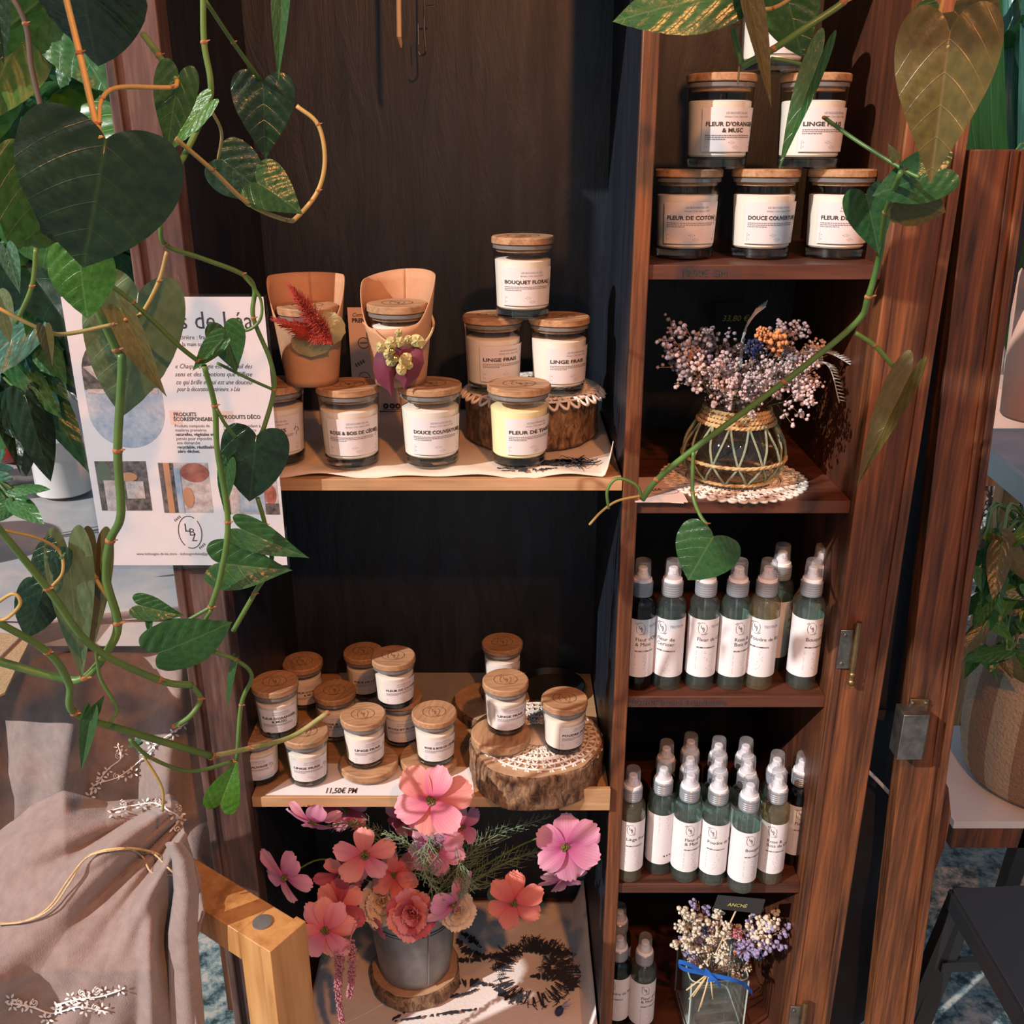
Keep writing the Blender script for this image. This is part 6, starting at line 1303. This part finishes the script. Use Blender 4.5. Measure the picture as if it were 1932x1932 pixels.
spC = [(rn.uniform(200, 320), rn.uniform(300, 560)) for _ in range(22)]
bushplant('foliage_plant', 'dark leafy plant glimpsed between vines and cabinet post', (-.78, 2.35, ZTB+.004), spC, ['leaf_dark', 'leaf_green_shop'], .13, (1.9, 2.3), 1, sd=6)
spD = [(rn.uniform(-25, 30), rn.uniform(850, 960)) for _ in range(7)]
bushplant('foliage_plant', 'small dark leaves reaching in at the left picture edge above the table', (-1.18, 1.42, ZTB+.004), spD, ['leaf_green_shop', 'leaf_cyan_lit'], .06, (1.25, 1.4), 1, .1, sd=9, potmat='ceramic')
# right side: tables, pots, basket, stools
bt = thing('blue_table', 'blue-grey metal table at the right edge carrying terracotta pots', 'table', (1.55, 2.25, 0)); T = Matrix.Translation((-1.55, -2.25, 0))
zbt = WZ(1900, 850, HC).z if False else HC-.72
p1 = WZ(1858, 812, HC-.62); zq = HC-.62
tq = [WZ(1862, 812, zq), WZ(1856, 842, zq), WZ(2010, 962, zq), WZ(2330, 880, zq), WZ(2240, 812, zq)]
mb = MB(); n = 5; mb.add([(p.x, p.y, z) for z in (zq-.02, zq) for p in tq], [tuple(range(n-1, -1, -1)), tuple(range(n, 2*n))]+[(i, (i+1) % n, n+(i+1) % n, n+i) for i in range(n)]); mb.build('table_top', 'stone_top', bt, M=T)
mb = MB(); [mb.hexa(tq[i]-Vector((0, 0, .022)), tq[(i+1) % n]-Vector((0, 0, .022)), .012, .05) for i in range(n)]; mb.build('table_rim', 'blue_table', bt, M=T)
q_ = WZ(1930, 890, zq); MB().box(q_.x+.06, q_.x+.10, q_.y+.17, q_.y+.21, 0, zq-.045).build('leg', 'honey_wood', bt, M=T)
for p in (tq[3], tq[4]): MB().box(p.x-.02, p.x+.02, p.y-.02, p.y+.02, 0, zq-.045).build('leg', 'blue_table', bt, M=T)
xp = XP(1992, 2.3, zq+.2)
t = thing('terracotta_pot', 'tall weathered terracotta pot on the blue table at the right edge', 'pot', (xp, 2.3, zq))
MB().lathe([(.085, 0), (.09, .006), (.112, .37), (.124, .375), (.128, .45), (.114, .452), (.106, .38), (.09, .05)], seg=48).build('pot_body', 'terracotta', t); MB().lathe([(.10, .36), (.108, .40)], seg=30).build('soil', 'soil', t)
spots = [(1895+rn.uniform(-8, 60), rn.uniform(395, 500)) for _ in range(14)]
bushplant('potted_plant', 'plant with yellow-green leaves in the tall terracotta pot', (xp, 2.3, zq+.40), spots, ['leaf_olive', 'leaf_mid'], .10, (2.0, 2.25), 1, .6, sd=12, potmat=None)
t = thing('strap_leaf_plant', 'tall plant with long strap leaves at the top right corner', 'plant', (1.62, 3.0, .6)); T = Matrix.Translation((-1.62, -3.0, -.6)); MB().lathe([(.09, 0), (.13, .25), (.12, .25)], seg=36).build('plant_pot', 'terracotta', t); MB().lathe([(.10, .2), (.115, .235)], seg=30).build('soil', 'soil', t)
tag(MB().box(1.45, 1.95, 2.85, 3.15, .56, .598).box(1.46, 1.5, 2.87, 2.91, 0, .56).box(1.9, 1.94, 2.87, 2.91, 0, .56).box(1.46, 1.5, 3.09, 3.13, 0, .56).box(1.9, 1.94, 3.09, 3.13, 0, .56).build('plant_stand', 'brown_wood'), 'wooden stand under the strap leaf plant at right', 'stand')
rn = random.Random(77)
for i in range(24):
    px = 1800+rn.uniform(0, 150); P2 = W(px+rn.uniform(-10, 90), rn.uniform(-220, 40), rn.uniform(2.6, 2.9)); P1 = W(px+rn.uniform(-20, 40), rn.uniform(150, 330), rn.uniform(2.7, 2.95)); P0 = Vector((1.62, 3.0, .82))
    pts, _ = catmull([P0, P1, P2], [0]*3, 10); mb = MB(); vs = []; uv = []; w0 = rn.uniform(.014, .036)
    for j, p in enumerate(pts):
        u = j/(len(pts)-1); w = w0*sin(pi*min(1, u*.75+.18)); s_ = Vector((1, rn.uniform(-.02, .02)-.3, 0)).normalized()
        for k in (-1, 0, 1): vs.append(tuple(p+s_*w*k+Vector((0, abs(k)*-.006, 0)))); uv.append((u, k*.5))
    mb.add(vs, [(j*3+k, j*3+k+1, (j+1)*3+k+1, (j+1)*3+k) for j in range(len(pts)-1) for k in (0, 1)], 0, None, uv); mb.build('leaf_blade', ('leaf_green_shop', 'leaf_mid', 'leaf_cyan_lit')[i % 3], t, M=T, sharp=0)
# bare twiggy shrub and leafy green plant
t = thing('bare_shrub', 'leafless twiggy shrub behind the blue table at right', 'plant', (1.45, 3.4, 0)); rn = random.Random(5); mb = MB()
for i in range(60):
    a = W(rn.uniform(1830, 1940), rn.uniform(900, 1100), 3.4); b = W(rn.uniform(1830, 1950), rn.uniform(600, 950), rn.uniform(3.3, 3.5)); m_ = (a+b)/2+Vector((rn.uniform(-.06, .06), 0, rn.uniform(-.03, .03))); mb.tube([a, m_, b], [.005, .0035, .0015], 5, smooth=3)
mb.tube([(1.55, 3.4, 0), (1.57, 3.38, .3), (1.6, 3.4, .6)], [.02, .015, .008], 8); mb.build('twigs', 'twig', t, M=Matrix.Translation((-1.45, -3.4, 0)), sharp=0)
# basket planter on a wooden stool, plant in it
bz = HC-1.255; Yb_ = 1.72; xb = XP(1985, Yb_, bz+.15)
bs = thing('basket_planter', 'large woven jute basket with pale rim and brown bands on the right', 'basket', (xb, Yb_, bz))
BP = [(.10, 0), (.135, .006), (.155, .04), (.168, .12), (.168, .22), (.160, .29)]
pts, _ = catmull([Vector((a, 0, b)) for a, b in BP], [0]*len(BP), 6)
mb = MB(); mb.open_lathe([(p.x+.0012*sin(i*3), p.z) for i, p in enumerate(pts)]+[(.156, .295), (.150, .29), (.150, .22)], seg=80)
m_ = bpy.data.materials.new('jute_banded'); MAT['jute_banded'] = m_; m_.use_nodes = True; tt = m_.node_tree; bb = tt.nodes['Principled BSDF']; co = N(tt, 'ShaderNodeTexCoord'); sx = N(tt, 'ShaderNodeSeparateXYZ'); tt.links.new(co.outputs['Object'], sx.inputs[0])
at_ = N(tt, 'ShaderNodeMath', operation='ARCTAN2'); tt.links.new(sx.outputs['Y'], at_.inputs[0]); tt.links.new(sx.outputs['X'], at_.inputs[1])
mu = N(tt, 'ShaderNodeMath', operation='MULTIPLY'); mu.inputs[1].default_value = 9; tt.links.new(at_.outputs[0], mu.inputs[0]); sn = N(tt, 'ShaderNodeMath', operation='SINE'); tt.links.new(mu.outputs[0], sn.inputs[0])
gr = N(tt, 'ShaderNodeMath', operation='GREATER_THAN'); gr.inputs[1].default_value = 0; tt.links.new(sn.outputs[0], gr.inputs[0]); no = N(tt, 'ShaderNodeTexNoise', Scale=160.0, Detail=3.0); tt.links.new(co.outputs['Object'], no.inputs['Vector'])
c_ = mix(tt, gr.outputs[0], (.30, .19, .12), (.46, .36, .25)); tt.links.new(mix(tt, .5, c_, no.outputs['Color'], 'SOFT_LIGHT'), bb.inputs['Base Color']); bb.inputs['Roughness'].default_value = .95
bu = N(tt, 'ShaderNodeBump', Strength=1.0, Distance=.004); tt.links.new(no.outputs['Fac'], bu.inputs['Height']); tt.links.new(bu.outputs[0], bb.inputs['Normal'])
mb.build('basket_wall', 'jute_banded', bs); MB().lathe([(.10, .2), (.15, .235)], seg=40).build('soil', 'soil', bs); MB().lathe([(.095, .001), (.10, .004)], seg=30).build('basket_base', 'jute', bs)
spots = [(rn.uniform(1845, 1960), rn.uniform(1000, 1240)) for _ in range(60)]
bushplant('potted_plant', 'leafy bright green pot plant growing from the woven basket', (xb, Yb_, bz+.235), spots, ['leaf_green_shop', 'leaf_bright', 'leaf_olive', 'leaf_mid'], .075, (1.5, 1.72), 1, .35, sd=31, potmat=None)
ws = thing('wooden_stool', 'brown wooden stool with curved rail under the woven basket', 'stool', (xb-.05, Yb_, 0)); T = Matrix.Translation((-xb+.05, -Yb_, 0))
xs = WZ(1775, 1512, bz-.002).x
MB().box(xs, xb+.25, 1.58, 1.92, bz-.018, bz-.001).build('seat', 'ceramic', ws, M=T); MB().box(xs+.005, xb+.24, 1.585, 1.615, bz-.07, bz-.018).build('rail', 'brown_wood', ws, M=T); MB().box(xs+.005, xb+.24, 1.885, 1.915, bz-.07, bz-.018).build('rail', 'brown_wood', ws, M=T)
for x in (xs+.16, xb+.2):
    for y in (1.60, 1.90): MB().hexa((x, y, bz-.018), (x+(.02 if x > xb else -.02), y, 0), .03, .03, (0, 1, 0)).build('leg', 'black_metal', ws, M=T)
# black metal step stool
zt2 = HC-1.11
c0 = WZ(1797, 1676, zt2); bk_ = thing('black_stool', 'black metal stool with square top in the lower right corner', 'stool', (c0.x+.16, c0.y, 0)); T = Matrix.Translation((-c0.x-.16, -c0.y, 0))
A_ = WZ(1797, 1676, zt2); B_ = WZ(1932, 1905, zt2); d_ = (B_-A_); d_.z = 0; w2 = Vector((.34, .02, 0))
def slab(a, b, c, dd, z0, z1): return MB().add([(p.x, p.y, z) for z in (z0, z1) for p in (a, b, c, dd)], [(3, 2, 1, 0), (4, 5, 6, 7), (0, 1, 5, 4), (1, 2, 6, 5), (2, 3, 7, 6), (3, 0, 4, 7)])
slab(A_, B_*1.0+Vector((0, -.08, 0))*0, B_+w2, A_+w2, zt2-.012, zt2).build('seat', 'black_metal', bk_, bevel=.001, M=T)
mb_r = MB().hexa(A_+Vector((0, 0, -.02)), B_+Vector((0, 0, -.02)), .012, .03); mb_r.build('apron', 'black_metal', bk_, M=T)
for a_, o_ in ((A_, Vector((-.085, -.03, 0))), (B_, Vector((-.02, -.05, 0))), (B_+w2, Vector((.04, -.05, 0))), (A_+w2, Vector((.04, .02, 0)))):
    MB().hexa(a_+Vector((.01, 0, -.012)), Vector((a_.x+o_.x, a_.y+o_.y, 0)), .016, .022, (0, 1, 0)).build('leg', 'black_metal', bk_, M=T)
MB().hexa(A_+Vector((.03, .01, -.02)), Vector((A_.x-.02, A_.y+.02, .0)), .03, .03, (0, 1, 0)).build('leg', 'black_metal', bk_, M=T)
q = Vector((A_.x+.005, A_.y, zt2-.16)); MB().hexa(q, q+w2, .012, .02).build('cross_bar', 'black_metal', bk_, M=T)
